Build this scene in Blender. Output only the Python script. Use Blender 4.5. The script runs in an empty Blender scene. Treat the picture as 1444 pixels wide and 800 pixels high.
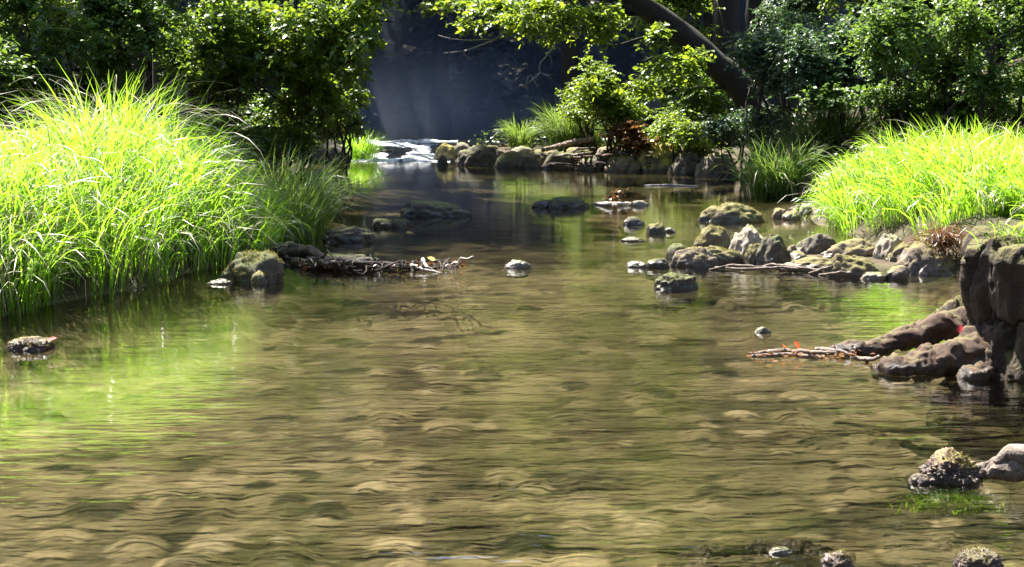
import bpy, math
import numpy as np
from mathutils import Vector

C = bpy.context.scene.collection
R = np.random.RandomState

# ------------------------------------------------------------------ camera
CAM_H, F, CX, CY = 1.3, 1700.0, 722.0, 400.0
A = math.atan(280.0 / F)
FW = np.array([0, math.cos(A), -math.sin(A)])
UP = np.array([0, math.sin(A), math.cos(A)])
def ray(px, py):
    return FW + (px - CX) / F * np.array([1.0, 0, 0]) - (py - CY) / F * UP
def P(px, py, z=0.0):
    d = ray(px, py); t = (z - CAM_H) / d[2]
    return np.array([0, 0, CAM_H]) + d * t
def PD(px, py, y):
    d = ray(px, py); return np.array([0, 0, CAM_H]) + d * (y / d[1])

cam = bpy.data.cameras.new('camera'); co = bpy.data.objects.new('camera', cam)
C.objects.link(co); co.location = (0, 0, CAM_H); co.rotation_euler = (math.pi / 2 - A, 0, 0)
cam.sensor_width = 36; cam.lens = 36 * F / 1444; cam.clip_end = 500; cam.clip_start = 0.05
bpy.context.scene.camera = co

# ------------------------------------------------------------------ sun
EL = math.radians(61); SH = np.array([-0.58, 0.81]); SH /= np.linalg.norm(SH)
SUN = np.array([SH[0] * math.cos(EL), SH[1] * math.cos(EL), math.sin(EL)])
KX, KY = SUN[0] / SUN[2], SUN[1] / SUN[2]

# ------------------------------------------------------------------ noise
def _h(ix, iy, iz, s):
    n = (ix * 374761393 + iy * 668265263 + iz * 1274126177 + s * 974711) & 0x7fffffff
    n = ((n ^ (n >> 13)) * 1103515245 + 12345) & 0x7fffffff
    n = ((n ^ (n >> 15)) * 1597334677) & 0x7fffffff
    return (n & 0xffff) / 32767.5 - 1.0
def vnoise(p, s=0):
    p = np.asarray(p, float); i = np.floor(p).astype(np.int64); f = p - i; f = f * f * (3 - 2 * f)
    r = 0
    for dx in (0, 1):
        for dy in (0, 1):
            for dz in (0, 1):
                w = (f[..., 0] if dx else 1 - f[..., 0]) * (f[..., 1] if dy else 1 - f[..., 1]) * (f[..., 2] if dz else 1 - f[..., 2])
                r = r + w * _h(i[..., 0] + dx, i[..., 1] + dy, i[..., 2] + dz, s)
    return r
def fbm(p, s=0, o=3):
    a, r, q = 1.0, 0, np.asarray(p, float)
    for k in range(o):
        r = r + a * vnoise(q, s + k); a *= 0.5; q = q * 2.03 + 17.1
    return r
def n2(x, y, s=0, o=3):
    return fbm(np.stack([x, y, np.zeros_like(x)], -1), s, o)
def smooth(a, b, x):
    t = np.clip((x - a) / (b - a), 0, 1); return t * t * (3 - 2 * t)
def unit(v):
    return v / (np.linalg.norm(v, axis=-1, keepdims=True) + 1e-9)

# ------------------------------------------------------------------ mesh building
class MB:
    def __init__(s): s.v = []; s.f = []; s.t = []; s.m = []; s.n = 0
    def add(s, verts, faces, tint=None, mat=0):
        verts = np.asarray(verts, float).reshape(-1, 3); faces = np.asarray(faces, np.int64)
        s.v.append(verts); s.f.append(faces + s.n); s.n += len(verts)
        s.t.append(np.zeros(len(verts)) if tint is None else np.broadcast_to(tint, (len(verts),)))
        s.m.append(np.full(len(faces), mat))
    def build(s, name, mats, parent=None, smooth_=True, loc=None):
        v = np.concatenate(s.v); t = np.concatenate(s.t)
        if loc is not None: v = v - np.asarray(loc)
        me = bpy.data.meshes.new(name)
        me.vertices.add(len(v)); me.vertices.foreach_set('co', v.astype(np.float32).ravel())
        tot = np.concatenate([np.full(len(f), f.shape[1]) for f in s.f]).astype(np.int32)
        lv = np.concatenate([f.ravel() for f in s.f]).astype(np.int32)
        me.loops.add(len(lv)); me.loops.foreach_set('vertex_index', lv)
        me.polygons.add(len(tot)); st = np.concatenate([[0], np.cumsum(tot)[:-1]]).astype(np.int32)
        me.polygons.foreach_set('loop_start', st); me.polygons.foreach_set('loop_total', tot)
        me.polygons.foreach_set('material_index', np.concatenate(s.m).astype(np.int32))
        me.update(calc_edges=True)
        a = me.attributes.new('tint', 'FLOAT', 'POINT'); a.data.foreach_set('value', t.astype(np.float32))
        me.polygons.foreach_set('use_smooth', np.full(len(tot), bool(smooth_)))
        for m in (mats if isinstance(mats, (list, tuple)) else [mats]): me.materials.append(m)
        o = bpy.data.objects.new(name, me); C.objects.link(o)
        if parent is not None: o.parent = parent
        elif loc is not None: o.location = loc
        return o
def tag(o, label, cat, group=None):
    o['label'] = label; o['category'] = cat
    if group: o['group'] = group
    return o
def thing(name, label, cat, loc, group=None):
    o = bpy.data.objects.new(name, None); C.objects.link(o); o.location = loc
    o.empty_display_size = 0.1
    return tag(o, label, cat, group)

def tube(mb, pts, rad, seg=8, noise=0.0, seed=0, tint=0.0, mat=0, nf=6.0):
    pts = np.asarray(pts, float); n = len(pts); rad = np.broadcast_to(rad, (n,)).astype(float)
    d = unit(np.gradient(pts, axis=0))
    ref = np.array([0.13, 0.31, 0.94]); ref = ref if abs(d[0] @ ref) < 0.85 else np.array([0.94, 0.2, 0.1])
    u = unit(np.cross(d, ref)); w = np.cross(d, u)
    a = np.linspace(0, 2 * math.pi, seg, endpoint=False)
    ring = u[:, None] * np.cos(a)[None, :, None] + w[:, None] * np.sin(a)[None, :, None]
    v = pts[:, None] + ring * rad[:, None, None]
    if noise:
        k = 1 + noise * fbm(v * nf, seed, 3); v = pts[:, None] + ring * (rad[:, None] * k)[..., None]
    idx = np.arange(n * seg).reshape(n, seg); nx = np.roll(idx, -1, 1)
    q = np.stack([idx[:-1], nx[:-1], nx[1:], idx[1:]], -1).reshape(-1, 4)
    mb.add(v, q, tint, mat)
    base = mb.n
    mb.add(np.stack([pts[0], pts[-1]]), np.zeros((0, 3)), tint, mat)
    i0 = base - n * seg
    c = [[base, i0 + (k + 1) % seg, i0 + k] for k in range(seg)]
    e = i0 + (n - 1) * seg
    c += [[base + 1, e + k, e + (k + 1) % seg] for k in range(seg)]
    mb.f.append(np.array(c)); mb.m.append(np.full(len(c), mat))
def wiggle(a, b, n=10, amp=0.05, seed=0, sag=0.0):
    a = np.asarray(a, float); b = np.asarray(b, float); t = np.linspace(0, 1, n)
    L = np.linalg.norm(b - a)
    p = a + (b - a) * t[:, None]
    off = np.stack([fbm(np.stack([t * 3.1 + seed * 7.7, t * 0 + k * 9.1, t * 0], -1), seed, 2) for k in range(3)], -1)
    off = off - off[0]
    p = p + off * amp * L * np.sin(np.clip(t * 1.6, 0, 1) * math.pi / 2)[:, None]
    p[:, 2] -= sag * L * 4 * t * (1 - t)
    return p

# ------------------------------------------------------------------ materials
def newmat(name):
    m = bpy.data.materials.new(name); m.use_nodes = True; nt = m.node_tree; nt.nodes.clear()
    out = nt.nodes.new('ShaderNodeOutputMaterial'); return m, nt, out
def N(nt, t, **k):
    n = nt.nodes.new(t)
    for a, b in k.items():
        if a in n.inputs: n.inputs[a].default_value = b
        else: setattr(n, a, b)
    return n
def L(nt, a, b): nt.links.new(a, b)
def ramp(nt, fac, stops):
    r = N(nt, 'ShaderNodeValToRGB'); e = r.color_ramp.elements
    while len(e) < len(stops): e.new(0.5)
    for el, (p, c) in zip(e, stops): el.position = p; el.color = (*c, 1) if len(c) == 3 else c
    L(nt, fac, r.inputs['Fac']); return r.outputs['Color']
def mixc(nt, fac, a, b):
    m = N(nt, 'ShaderNodeMix', data_type='RGBA')
    for s, val in ((0, fac), (6, a), (7, b)):
        if hasattr(val, 'is_linked') or isinstance(val, bpy.types.NodeSocket): L(nt, val, m.inputs[s])
        else: m.inputs[s].default_value = val if s == 0 else (*val, 1)
    return m.outputs[2]
def math_(nt, op, a, b=None, clamp=False):
    m = N(nt, 'ShaderNodeMath', operation=op, use_clamp=clamp)
    for i, val in enumerate((a, b)):
        if val is None: continue
        if isinstance(val, bpy.types.NodeSocket): L(nt, val, m.inputs[i])
        else: m.inputs[i].default_value = val
    return m.outputs[0]
def noise(nt, scale, detail=4, rough=0.6, vec=None, dist=0.0):
    n = N(nt, 'ShaderNodeTexNoise', Scale=scale, Detail=detail, Roughness=rough, Distortion=dist)
    if vec is not None: L(nt, vec, n.inputs['Vector'])
    return n.outputs['Fac']
def coords(nt): return N(nt, 'ShaderNodeTexCoord').outputs['Object']

def leaf_mat(name, dark, light, t_dark, t_light, transl=0.45, rough=0.4, spec=0.5):
    m, nt, out = newmat(name)
    at = N(nt, 'ShaderNodeAttribute', attribute_name='tint').outputs['Fac']
    pr = N(nt, 'ShaderNodeBsdfPrincipled', Roughness=rough); pr.inputs['Specular IOR Level'].default_value = spec
    L(nt, ramp(nt, at, [(0, dark), (1, light)]), pr.inputs['Base Color'])
    tr = N(nt, 'ShaderNodeBsdfTranslucent'); L(nt, ramp(nt, at, [(0, t_dark), (1, t_light)]), tr.inputs['Color'])
    mx = N(nt, 'ShaderNodeMixShader', Fac=transl)
    L(nt, pr.outputs[0], mx.inputs[1]); L(nt, tr.outputs[0], mx.inputs[2]); L(nt, mx.outputs[0], out.inputs['Surface'])
    return m
def bark_mat(name, c0, c1, moss=None, scale=14, bump=0.6, moss_amt=0.5):
    m, nt, out = newmat(name); v = coords(nt)
    mp = N(nt, 'ShaderNodeMapping'); mp.inputs['Scale'].default_value = (1, 1, 0.25); L(nt, v, mp.inputs['Vector'])
    n1 = noise(nt, scale, 6, 0.65, mp.outputs[0]); n2_ = noise(nt, scale * 5, 4, 0.6, v)
    col = ramp(nt, n1, [(0.3, c0), (0.7, c1)])
    if moss is not None:
        g = N(nt, 'ShaderNodeNewGeometry'); sx = N(nt, 'ShaderNodeSeparateXYZ'); L(nt, g.outputs['Normal'], sx.inputs[0])
        f = math_(nt, 'ADD', math_(nt, 'MULTIPLY', sx.outputs['Z'], 0.7), math_(nt, 'SUBTRACT', noise(nt, 7, 4, 0.6, v), 1.0 - moss_amt))
        f = math_(nt, 'MULTIPLY', f, 4.0, True)
        col = mixc(nt, f, col, moss)
    pr = N(nt, 'ShaderNodeBsdfPrincipled', Roughness=0.85); L(nt, col, pr.inputs['Base Color'])
    bp = N(nt, 'ShaderNodeBump', Strength=bump, Distance=0.03)
    L(nt, math_(nt, 'ADD', n1, math_(nt, 'MULTIPLY', n2_, 0.4)), bp.inputs['Height']); L(nt, bp.outputs[0], pr.inputs['Normal'])
    L(nt, pr.outputs[0], out.inputs['Surface']); return m
def rock_mat(name, c0, c1, moss_amt=0.0, moss=(0.10, 0.11, 0.02), scale=9.0):
    m, nt, out = newmat(name)
    g = N(nt, 'ShaderNodeNewGeometry'); v = g.outputs['Position']
    n1 = noise(nt, scale, 6, 0.65, v); n3 = noise(nt, scale * 7, 5, 0.7, v)
    col = ramp(nt, math_(nt, 'ADD', math_(nt, 'MULTIPLY', n1, 0.65), math_(nt, 'MULTIPLY', n3, 0.35)), [(0.36, c0), (0.62, c1)])
    sx = N(nt, 'ShaderNodeSeparateXYZ'); L(nt, g.outputs['Normal'], sx.inputs[0])
    sp = N(nt, 'ShaderNodeSeparateXYZ'); L(nt, v, sp.inputs[0])
    if moss_amt > 0:
        f = math_(nt, 'ADD', math_(nt, 'MULTIPLY', sx.outputs['Z'], 0.6), math_(nt, 'SUBTRACT', noise(nt, 11, 5, 0.65, v), 1.05 - moss_amt))
        f = math_(nt, 'MULTIPLY', f, 5.0, True)
        mc = mixc(nt, n3, tuple(x * 0.6 for x in moss), tuple(min(1, x * 1.5) for x in moss))
        col = mixc(nt, f, col, mc)
    # wet stone next to the water line
    wet = math_(nt, 'MULTIPLY', math_(nt, 'SUBTRACT', 0.055, math_(nt, 'ADD', sp.outputs['Z'], math_(nt, 'MULTIPLY', math_(nt, 'SUBTRACT', n1, 0.5), 0.06))), 60, True)
    col2 = mixc(nt, 0.55, col, (0.02, 0.015, 0.01)); col = mixc(nt, wet, col, col2)
    pr = N(nt, 'ShaderNodeBsdfPrincipled'); L(nt, col, pr.inputs['Base Color'])
    L(nt, math_(nt, 'SUBTRACT', 0.85, math_(nt, 'MULTIPLY', wet, 0.6)), pr.inputs['Roughness'])
    bp = N(nt, 'ShaderNodeBump', Strength=0.7, Distance=0.012)
    L(nt, math_(nt, 'ADD', n1, math_(nt, 'MULTIPLY', n3, 0.7)), bp.inputs['Height']); L(nt, bp.outputs[0], pr.inputs['Normal'])
    L(nt, pr.outputs[0], out.inputs['Surface']); return m
def flat_mat(name, col, rough=0.7, transl=0.0):
    m, nt, out = newmat(name); v = coords(nt)
    c = mixc(nt, noise(nt, 30, 4, 0.6, v), tuple(x * 0.6 for x in col), tuple(min(1, x * 1.35) for x in col))
    pr = N(nt, 'ShaderNodeBsdfPrincipled', Roughness=rough); L(nt, c, pr.inputs['Base Color'])
    if transl:
        tr = N(nt, 'ShaderNodeBsdfTranslucent'); L(nt, c, tr.inputs['Color']); mx = N(nt, 'ShaderNodeMixShader', Fac=transl)
        L(nt, pr.outputs[0], mx.inputs[1]); L(nt, tr.outputs[0], mx.inputs[2]); L(nt, mx.outputs[0], out.inputs['Surface'])
    else: L(nt, pr.outputs[0], out.inputs['Surface'])
    return m

M = {}
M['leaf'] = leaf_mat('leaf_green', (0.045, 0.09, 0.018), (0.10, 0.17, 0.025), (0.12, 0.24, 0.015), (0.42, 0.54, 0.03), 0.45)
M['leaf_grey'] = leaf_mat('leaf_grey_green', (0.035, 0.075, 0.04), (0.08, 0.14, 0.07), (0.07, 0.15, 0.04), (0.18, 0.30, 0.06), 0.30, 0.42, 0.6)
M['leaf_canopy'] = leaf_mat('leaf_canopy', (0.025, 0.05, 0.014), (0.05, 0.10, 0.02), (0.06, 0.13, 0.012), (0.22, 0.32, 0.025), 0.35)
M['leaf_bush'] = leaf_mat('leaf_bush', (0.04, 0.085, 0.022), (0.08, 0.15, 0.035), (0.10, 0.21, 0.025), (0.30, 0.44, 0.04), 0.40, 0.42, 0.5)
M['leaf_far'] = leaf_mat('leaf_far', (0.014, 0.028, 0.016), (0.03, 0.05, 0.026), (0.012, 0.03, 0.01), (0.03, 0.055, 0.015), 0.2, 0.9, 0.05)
M['leaf_brown'] = leaf_mat('leaf_dead_brown', (0.06, 0.022, 0.012), (0.20, 0.09, 0.03), (0.1, 0.03, 0.01), (0.3, 0.14, 0.03), 0.35)
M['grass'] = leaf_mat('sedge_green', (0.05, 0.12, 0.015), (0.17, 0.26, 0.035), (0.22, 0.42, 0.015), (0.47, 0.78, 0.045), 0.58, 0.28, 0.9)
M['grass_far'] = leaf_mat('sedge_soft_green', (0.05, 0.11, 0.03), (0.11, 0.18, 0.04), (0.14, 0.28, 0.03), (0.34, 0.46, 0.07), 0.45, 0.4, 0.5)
M['straw'] = leaf_mat('dry_straw', (0.34, 0.30, 0.2), (0.6, 0.56, 0.44), (0.3, 0.27, 0.16), (0.5, 0.48, 0.34), 0.35, 0.4, 0.5)
M['moss'] = leaf_mat('moss_tuft', (0.08, 0.07, 0.015), (0.20, 0.17, 0.05), (0.16, 0.14, 0.02), (0.40, 0.35, 0.10), 0.35, 0.7, 0.2)
M['bark'] = bark_mat('bark_dark', (0.010, 0.009, 0.007), (0.035, 0.028, 0.022))
M['bark_moss'] = bark_mat('bark_mossy', (0.007, 0.006, 0.005), (0.022, 0.017, 0.013), (0.02, 0.022, 0.008), moss_amt=0.2)
M['stump'] = bark_mat('stump_wood', (0.008, 0.005, 0.0025), (0.045, 0.026, 0.012), (0.10, 0.09, 0.025), 12, 1.0, 0.22)
M['drift'] = bark_mat('driftwood_pale', (0.07, 0.052, 0.042), (0.28, 0.22, 0.18), None, 20, 0.6)
M['twig'] = bark_mat('twig_dark', (0.012, 0.009, 0.007), (0.045, 0.032, 0.024), None, 30, 0.5)
M['twig_pale'] = bark_mat('twig_weathered', (0.26, 0.22, 0.19), (0.5, 0.46, 0.42), None, 30, 0.4)
M['rock_pale'] = rock_mat('stone_pale_grey', (0.13, 0.105, 0.08), (0.36, 0.305, 0.24), 0.15)
M['rock_dark'] = rock_mat('stone_dark', (0.022, 0.017, 0.013), (0.10, 0.08, 0.06), 0.12)
M['rock_dmoss'] = rock_mat('stone_dark_mossy', (0.03, 0.024, 0.018), (0.12, 0.10, 0.075), 0.35, (0.06, 0.07, 0.015))
M['rock_moss'] = rock_mat('stone_mossy', (0.06, 0.047, 0.034), (0.21, 0.165, 0.12), 0.42, (0.12, 0.105, 0.03))
M['rock_ymoss'] = rock_mat('stone_yellow_moss', (0.08, 0.065, 0.045), (0.24, 0.2, 0.14), 0.52, (0.34, 0.28, 0.07))
M['rock_brown'] = rock_mat('stone_brown', (0.06, 0.043, 0.033), (0.23, 0.175, 0.14), 0.25, (0.13, 0.11, 0.035))
M['rock_clump'] = rock_mat('root_clump', (0.045, 0.026, 0.022), (0.20, 0.13, 0.105), 0.15, (0.24, 0.20, 0.09), 30)
M['root'] = rock_mat('root_wood', (0.014, 0.008, 0.005), (0.13, 0.075, 0.048), 0.06, (0.10, 0.085, 0.028), 26)
M['orange'] = flat_mat('leaf_orange', (0.7, 0.16, 0.03), 0.5, 0.3)
M['red'] = flat_mat('leaf_red', (0.5, 0.04, 0.035), 0.5, 0.3)
M['yellow'] = flat_mat('leaf_yellow', (0.6, 0.4, 0.04), 0.5, 0.3)

# ------------------------------------------------------------------ terrain
LY = [-30, 0, 5, 6.6, 7.4, 8.2, 9.0, 10.5, 14, 18, 21, 24, 40, 130]
LX = [-4.2, -3.6, -3.3, -3.0, -2.6, -2.2, -1.9, -2.2, -2.8, -3.3, -3.4, -3.3, -5, -5]
RY = [-30, 0, 5, 7, 8, 9, 10, 12.3, 15, 17.4, 18.6, 19.8, 20.4, 21, 24, 40, 130]
RX = [4.2, 3.4, 3.2, 3.6, 3.2, 3.0, 2.9, 3.0, 3.5, 3.4, 2.6, 2.0, 0.4, -0.8, -0.9, -1.0, -1]
def water_z(y): return 0.22 * smooth(20.9, 23.2, y)
def ground_base(x, y):
    xl = np.interp(y, LY, LX) + 0.12 * n2(y * 1.3, x * 0 + 3, 5); xr = np.interp(y, RY, RX) + 0.12 * n2(y * 1.3, x * 0 + 8, 6)
    din = np.minimum(x - xl, xr - x)                     # > 0 in the stream
    dep = -0.34 * smooth(-0.1, 1.1, din) * (1 - 0.35 * smooth(7, 10, y)) + water_z(y) * smooth(-0.1, 1.1, din)
    out = np.maximum(-din, 0)
    bank = 0.32 * smooth(0, 0.55, out) + 0.05 * out + 0.18 * np.maximum(out - 6, 0)
    bank = bank + np.maximum(out - 12, 0) * 0.1
    bank = np.where((x > -1.2) & (x < 3.2) & (y > 19.5) & (y < 27), np.minimum(bank, 0.16), bank)
    spit = 0.40 * np.exp(-((y - 8.72 - .06 * x) / .34) ** 2) * smooth(1.25, 2.2, x) * (x < 4)
    dep = np.where(din > -.1, np.minimum(dep + spit, np.maximum(dep, 0.015)), dep)
    h = dep + bank + 0.05 * n2(x * 1.1, y * 1.1, 9) * smooth(0, 0.5, out) + 0.03 * n2(x * 4, y * 4, 19) * smooth(0, 0.4, out)
    h = h + np.maximum(y - 46, 0) * 0.30 + 0.0 * x
    return h, din
def gz(x, y):
    h, _ = ground_base(np.array([float(x)]), np.array([float(y)])); return float(h[0])
def axis(lo, hi, f0, f1, step, grow=1.12, mx=6):
    a = list(np.arange(f0, f1, step)); s = step; v = f1
    while v < hi: a.append(v); s = min(s * grow, mx); v += s
    a.append(hi); s = step; v = f0; b = []
    while v > lo: s = min(s * grow, mx); v -= s; b.append(v)
    return np.array(sorted(b + a))
gx = axis(-90, 90, -4.0, 4.0, 0.032); gy = axis(-30, 130, 2.6, 10.5, 0.034)
X, Y = np.meshgrid(gx, gy)
H, DIN = ground_base(X, Y)
rs = R(4); T = 0.45 + 0.25 * n2(X * 2, Y * 2, 21)
inside = smooth(0.05, 0.6, DIN)
for k in range(4200):                                    # cobbles bedded in the stream floor
    y = rs.uniform(2.4, 11); x = rs.uniform(-0.62, 0.62) * y; x = min(max(x, -3.6), 3.6)
    r = 0.028 + 0.12 * rs.rand() ** 3.2; ry = r * rs.uniform(0.6, 1.1); hh = .012 + r * rs.uniform(0.14, 0.3); tt = rs.rand(); an = rs.uniform(0, 3)
    i0, i1 = np.searchsorted(gx, [x - r * 1.2, x + r * 1.2]); j0, j1 = np.searchsorted(gy, [y - r * 1.2, y + r * 1.2])
    if i1 - i0 < 2 or j1 - j0 < 2: continue
    xs, ys = X[j0:j1, i0:i1] - x, Y[j0:j1, i0:i1] - y
    u = xs * math.cos(an) + ys * math.sin(an); w = -xs * math.sin(an) + ys * math.cos(an)
    q = (u / r) ** 2 + (w / ry) ** 2; ok = q < 1
    b, _ = ground_base(np.array([x]), np.array([y]))
    z = b[0] - 0.02 + hh * np.sqrt(np.maximum(1 - q, 0))
    sel = ok & (z > H[j0:j1, i0:i1]) & (inside[j0:j1, i0:i1] > 0.3)
    H[j0:j1, i0:i1][sel] = np.minimum(z[sel], -0.05); T[j0:j1, i0:i1][sel] = tt
H += 0.003 * n2(X * 14, Y * 14, 31, 2) * inside
def ground_mat():
    m, nt, out = newmat('stream_ground')
    g = N(nt, 'ShaderNodeNewGeometry'); v = g.outputs['Position']; sp = N(nt, 'ShaderNodeSeparateXYZ'); L(nt, v, sp.inputs[0])
    at = N(nt, 'ShaderNodeAttribute', attribute_name='tint').outputs['Fac']
    n1 = noise(nt, 5, 6, 0.65, v); n3 = noise(nt, 40, 5, 0.7, v); n4 = noise(nt, 1.3, 3, 0.5, v)
    bed = ramp(nt, math_(nt, 'ADD', math_(nt, 'MULTIPLY', at, 0.75), math_(nt, 'MULTIPLY', n3, 0.25)),
               [(0.24, (0.018, 0.02, 0.012)), (0.40, (0.085, 0.075, 0.04)), (0.58, (0.205, 0.175, 0.105)), (0.8, (0.33, 0.28, 0.18)), (1.0, (0.46, 0.40, 0.31))])
    alg = math_(nt, 'MULTIPLY', math_(nt, 'SUBTRACT', n4, 0.48), 6, True)
    bed = mixc(nt, math_(nt, 'MULTIPLY', alg, 0.75), bed, (0.075, 0.08, 0.026))
    soil = ramp(nt, n1, [(0.3, (0.02, 0.014, 0.009)), (0.5, (0.05, 0.035, 0.022)), (0.7, (0.09, 0.065, 0.04))])
    soil = mixc(nt, math_(nt, 'MULTIPLY', math_(nt, 'SUBTRACT', noise(nt, 2.2, 4, 0.6, v), 0.5), 5, True), soil, (0.035, 0.045, 0.012))
    col = mixc(nt, math_(nt, 'MULTIPLY', math_(nt, 'ADD', sp.outputs['Z'], 0.03), 18, True), bed, soil)
    pr = N(nt, 'ShaderNodeBsdfPrincipled', Roughness=0.8); pr.inputs['Specular IOR Level'].default_value = 0.2
    L(nt, col, pr.inputs['Base Color'])
    bp = N(nt, 'ShaderNodeBump', Strength=0.6, Distance=0.02); L(nt, math_(nt, 'ADD', n1, math_(nt, 'MULTIPLY', n3, 0.5)), bp.inputs['Height'])
    L(nt, bp.outputs[0], pr.inputs['Normal']); L(nt, pr.outputs[0], out.inputs['Surface']); return m
def grid_faces(ny, nx):
    i = np.arange(ny * nx).reshape(ny, nx)
    return np.stack([i[:-1, :-1], i[:-1, 1:], i[1:, 1:], i[1:, :-1]], -1).reshape(-1, 4)
mb = MB(); mb.add(np.stack([X, Y, H], -1), grid_faces(*X.shape), T.ravel())
ground = mb.build('ground', ground_mat()); ground['kind'] = 'structure'

# ------------------------------------------------------------------ water
def water_mat():
    m, nt, out = newmat('stream_water')
    g = N(nt, 'ShaderNodeNewGeometry'); v = g.outputs['Position']; sp = N(nt, 'ShaderNodeSeparateXYZ'); L(nt, v, sp.inputs[0])
    def mapped(sx, sy, rot=0.0):
        mp = N(nt, 'ShaderNodeMapping'); mp.inputs['Scale'].default_value = (sx, sy, 1); mp.inputs['Rotation'].default_value = (0, 0, rot)
        L(nt, v, mp.inputs['Vector']); return mp.outputs[0]
    a = noise(nt, 1.0, 2, 0.5, mapped(2.3, 9.0, 0.08), 0.3)
    b = noise(nt, 1.0, 2, 0.5, mapped(7.5, 27, -0.06), 0.3)
    c = noise(nt, 1.0, 2, 0.5, mapped(1.1, 2.2, 0.3), 0.2)
    h = math_(nt, 'ADD', math_(nt, 'MULTIPLY', a, 0.0105), math_(nt, 'ADD', math_(nt, 'MULTIPLY', b, 0.0042), math_(nt, 'MULTIPLY', c, 0.010)))
    near = N(nt, 'ShaderNodeMapRange'); L(nt, sp.outputs['Y'], near.inputs['Value'])
    near.inputs['From Min'].default_value = 4.0; near.inputs['From Max'].default_value = 12.0
    near.inputs['To Min'].default_value = 0.62; near.inputs['To Max'].default_value = 0.16
    patch = math_(nt, 'ADD', 0.35, math_(nt, 'MULTIPLY', noise(nt, 0.55, 2, 0.5, v), 1.3))
    slack = N(nt, 'ShaderNodeMapRange'); L(nt, sp.outputs['X'], slack.inputs['Value'])   # slack water beside the left sedge
    slack.inputs['From Min'].default_value = -2.2; slack.inputs['From Max'].default_value = -0.5
    slack.inputs['To Min'].default_value = 0.42; slack.inputs['To Max'].default_value = 1.0
    h = math_(nt, 'MULTIPLY', h, slack.outputs[0])
    bp = N(nt, 'ShaderNodeBump', Distance=1.0); L(nt, math_(nt, 'MULTIPLY', h, patch), bp.inputs['Height']); L(nt, near.outputs[0], bp.inputs['Strength'])
    fr = N(nt, 'ShaderNodeFresnel', IOR=2.0); L(nt, bp.outputs[0], fr.inputs['Normal'])
    tr = N(nt, 'ShaderNodeBsdfTransparent'); tr.inputs['Color'].default_value = (0.92, 0.89, 0.77, 1)
    gl = N(nt, 'ShaderNodeBsdfGlossy', Roughness=0.05); gl.inputs['Color'].default_value = (1, 1, 1, 1); L(nt, bp.outputs[0], gl.inputs['Normal'])
    rf = N(nt, 'ShaderNodeBsdfRefraction', Roughness=0.02, IOR=1.33); rf.inputs['Color'].default_value = (0.92, 0.89, 0.77, 1)
    bs_ = N(nt, 'ShaderNodeBump', Distance=0.16); L(nt, math_(nt, 'MULTIPLY', h, patch), bs_.inputs['Height']); L(nt, near.outputs[0], bs_.inputs['Strength']); L(nt, bs_.outputs[0], rf.inputs['Normal'])
    tm = N(nt, 'ShaderNodeMixShader', Fac=0.36); L(nt, tr.outputs[0], tm.inputs[1]); L(nt, rf.outputs[0], tm.inputs[2])
    mx = N(nt, 'ShaderNodeMixShader'); L(nt, fr.outputs[0], mx.inputs[0]); L(nt, tm.outputs[0], mx.inputs[1]); L(nt, gl.outputs[0], mx.inputs[2])
    L(nt, mx.outputs[0], out.inputs['Surface']); return m
wx = np.linspace(-12, 12, 60); wy = np.concatenate([np.linspace(-25, 20.5, 60), np.linspace(20.7, 24, 40), np.linspace(24.5, 50, 30)])
WX, WY = np.meshgrid(wx, wy); mb = MB(); mb.add(np.stack([WX, WY, water_z(WY)], -1), grid_faces(*WX.shape))
M['water'] = water_mat()
water = mb.build('water', M['water']); water['kind'] = 'structure'
# white water tumbling down the little step
def foam_mat():
    m, nt, out = newmat('white_water')
    g = N(nt, 'ShaderNodeNewGeometry'); v = g.outputs['Position']
    mp = N(nt, 'ShaderNodeMapping'); mp.inputs['Scale'].default_value = (5, 1.3, 3); L(nt, v, mp.inputs['Vector'])
    n = noise(nt, 1.3, 4, 0.6, mp.outputs[0], 1.2)
    f = math_(nt, 'MULTIPLY', math_(nt, 'SUBTRACT', n, 0.37), 4.0, True)
    d = N(nt, 'ShaderNodeBsdfPrincipled', Roughness=0.4); d.inputs['Base Color'].default_value = (0.8, 0.82, 0.85, 1)
    w = N(nt, 'ShaderNodeBsdfPrincipled', Roughness=0.25); w.inputs['Base Color'].default_value = (0.14, 0.16, 0.17, 1)
    mx = N(nt, 'ShaderNodeMixShader'); L(nt, f, mx.inputs[0]); L(nt, w.outputs[0], mx.inputs[1]); L(nt, d.outputs[0], mx.inputs[2])
    L(nt, mx.outputs[0], out.inputs['Surface']); return m
fx, fy = np.meshgrid(np.linspace(-3.1, -1.05, 110), np.linspace(20.55, 23.6, 120))
fz = water_z(fy) + 0.012 + 0.035 * fbm(np.stack([fx * 2.4, fy * 1.4, fx * 0], -1), 3, 4) * smooth(20.6, 21.0, fy)
edge = smooth(20.5, 20.9, fy + 0.25 * n2(fx * 2, fx * 0, 12)); fz = fz * edge - 0.03 * (1 - edge)
mb = MB(); mb.add(np.stack([fx, fy, fz], -1), grid_faces(*fx.shape))
rap = mb.build('rapids', foam_mat()); rap['kind'] = 'structure'

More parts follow.
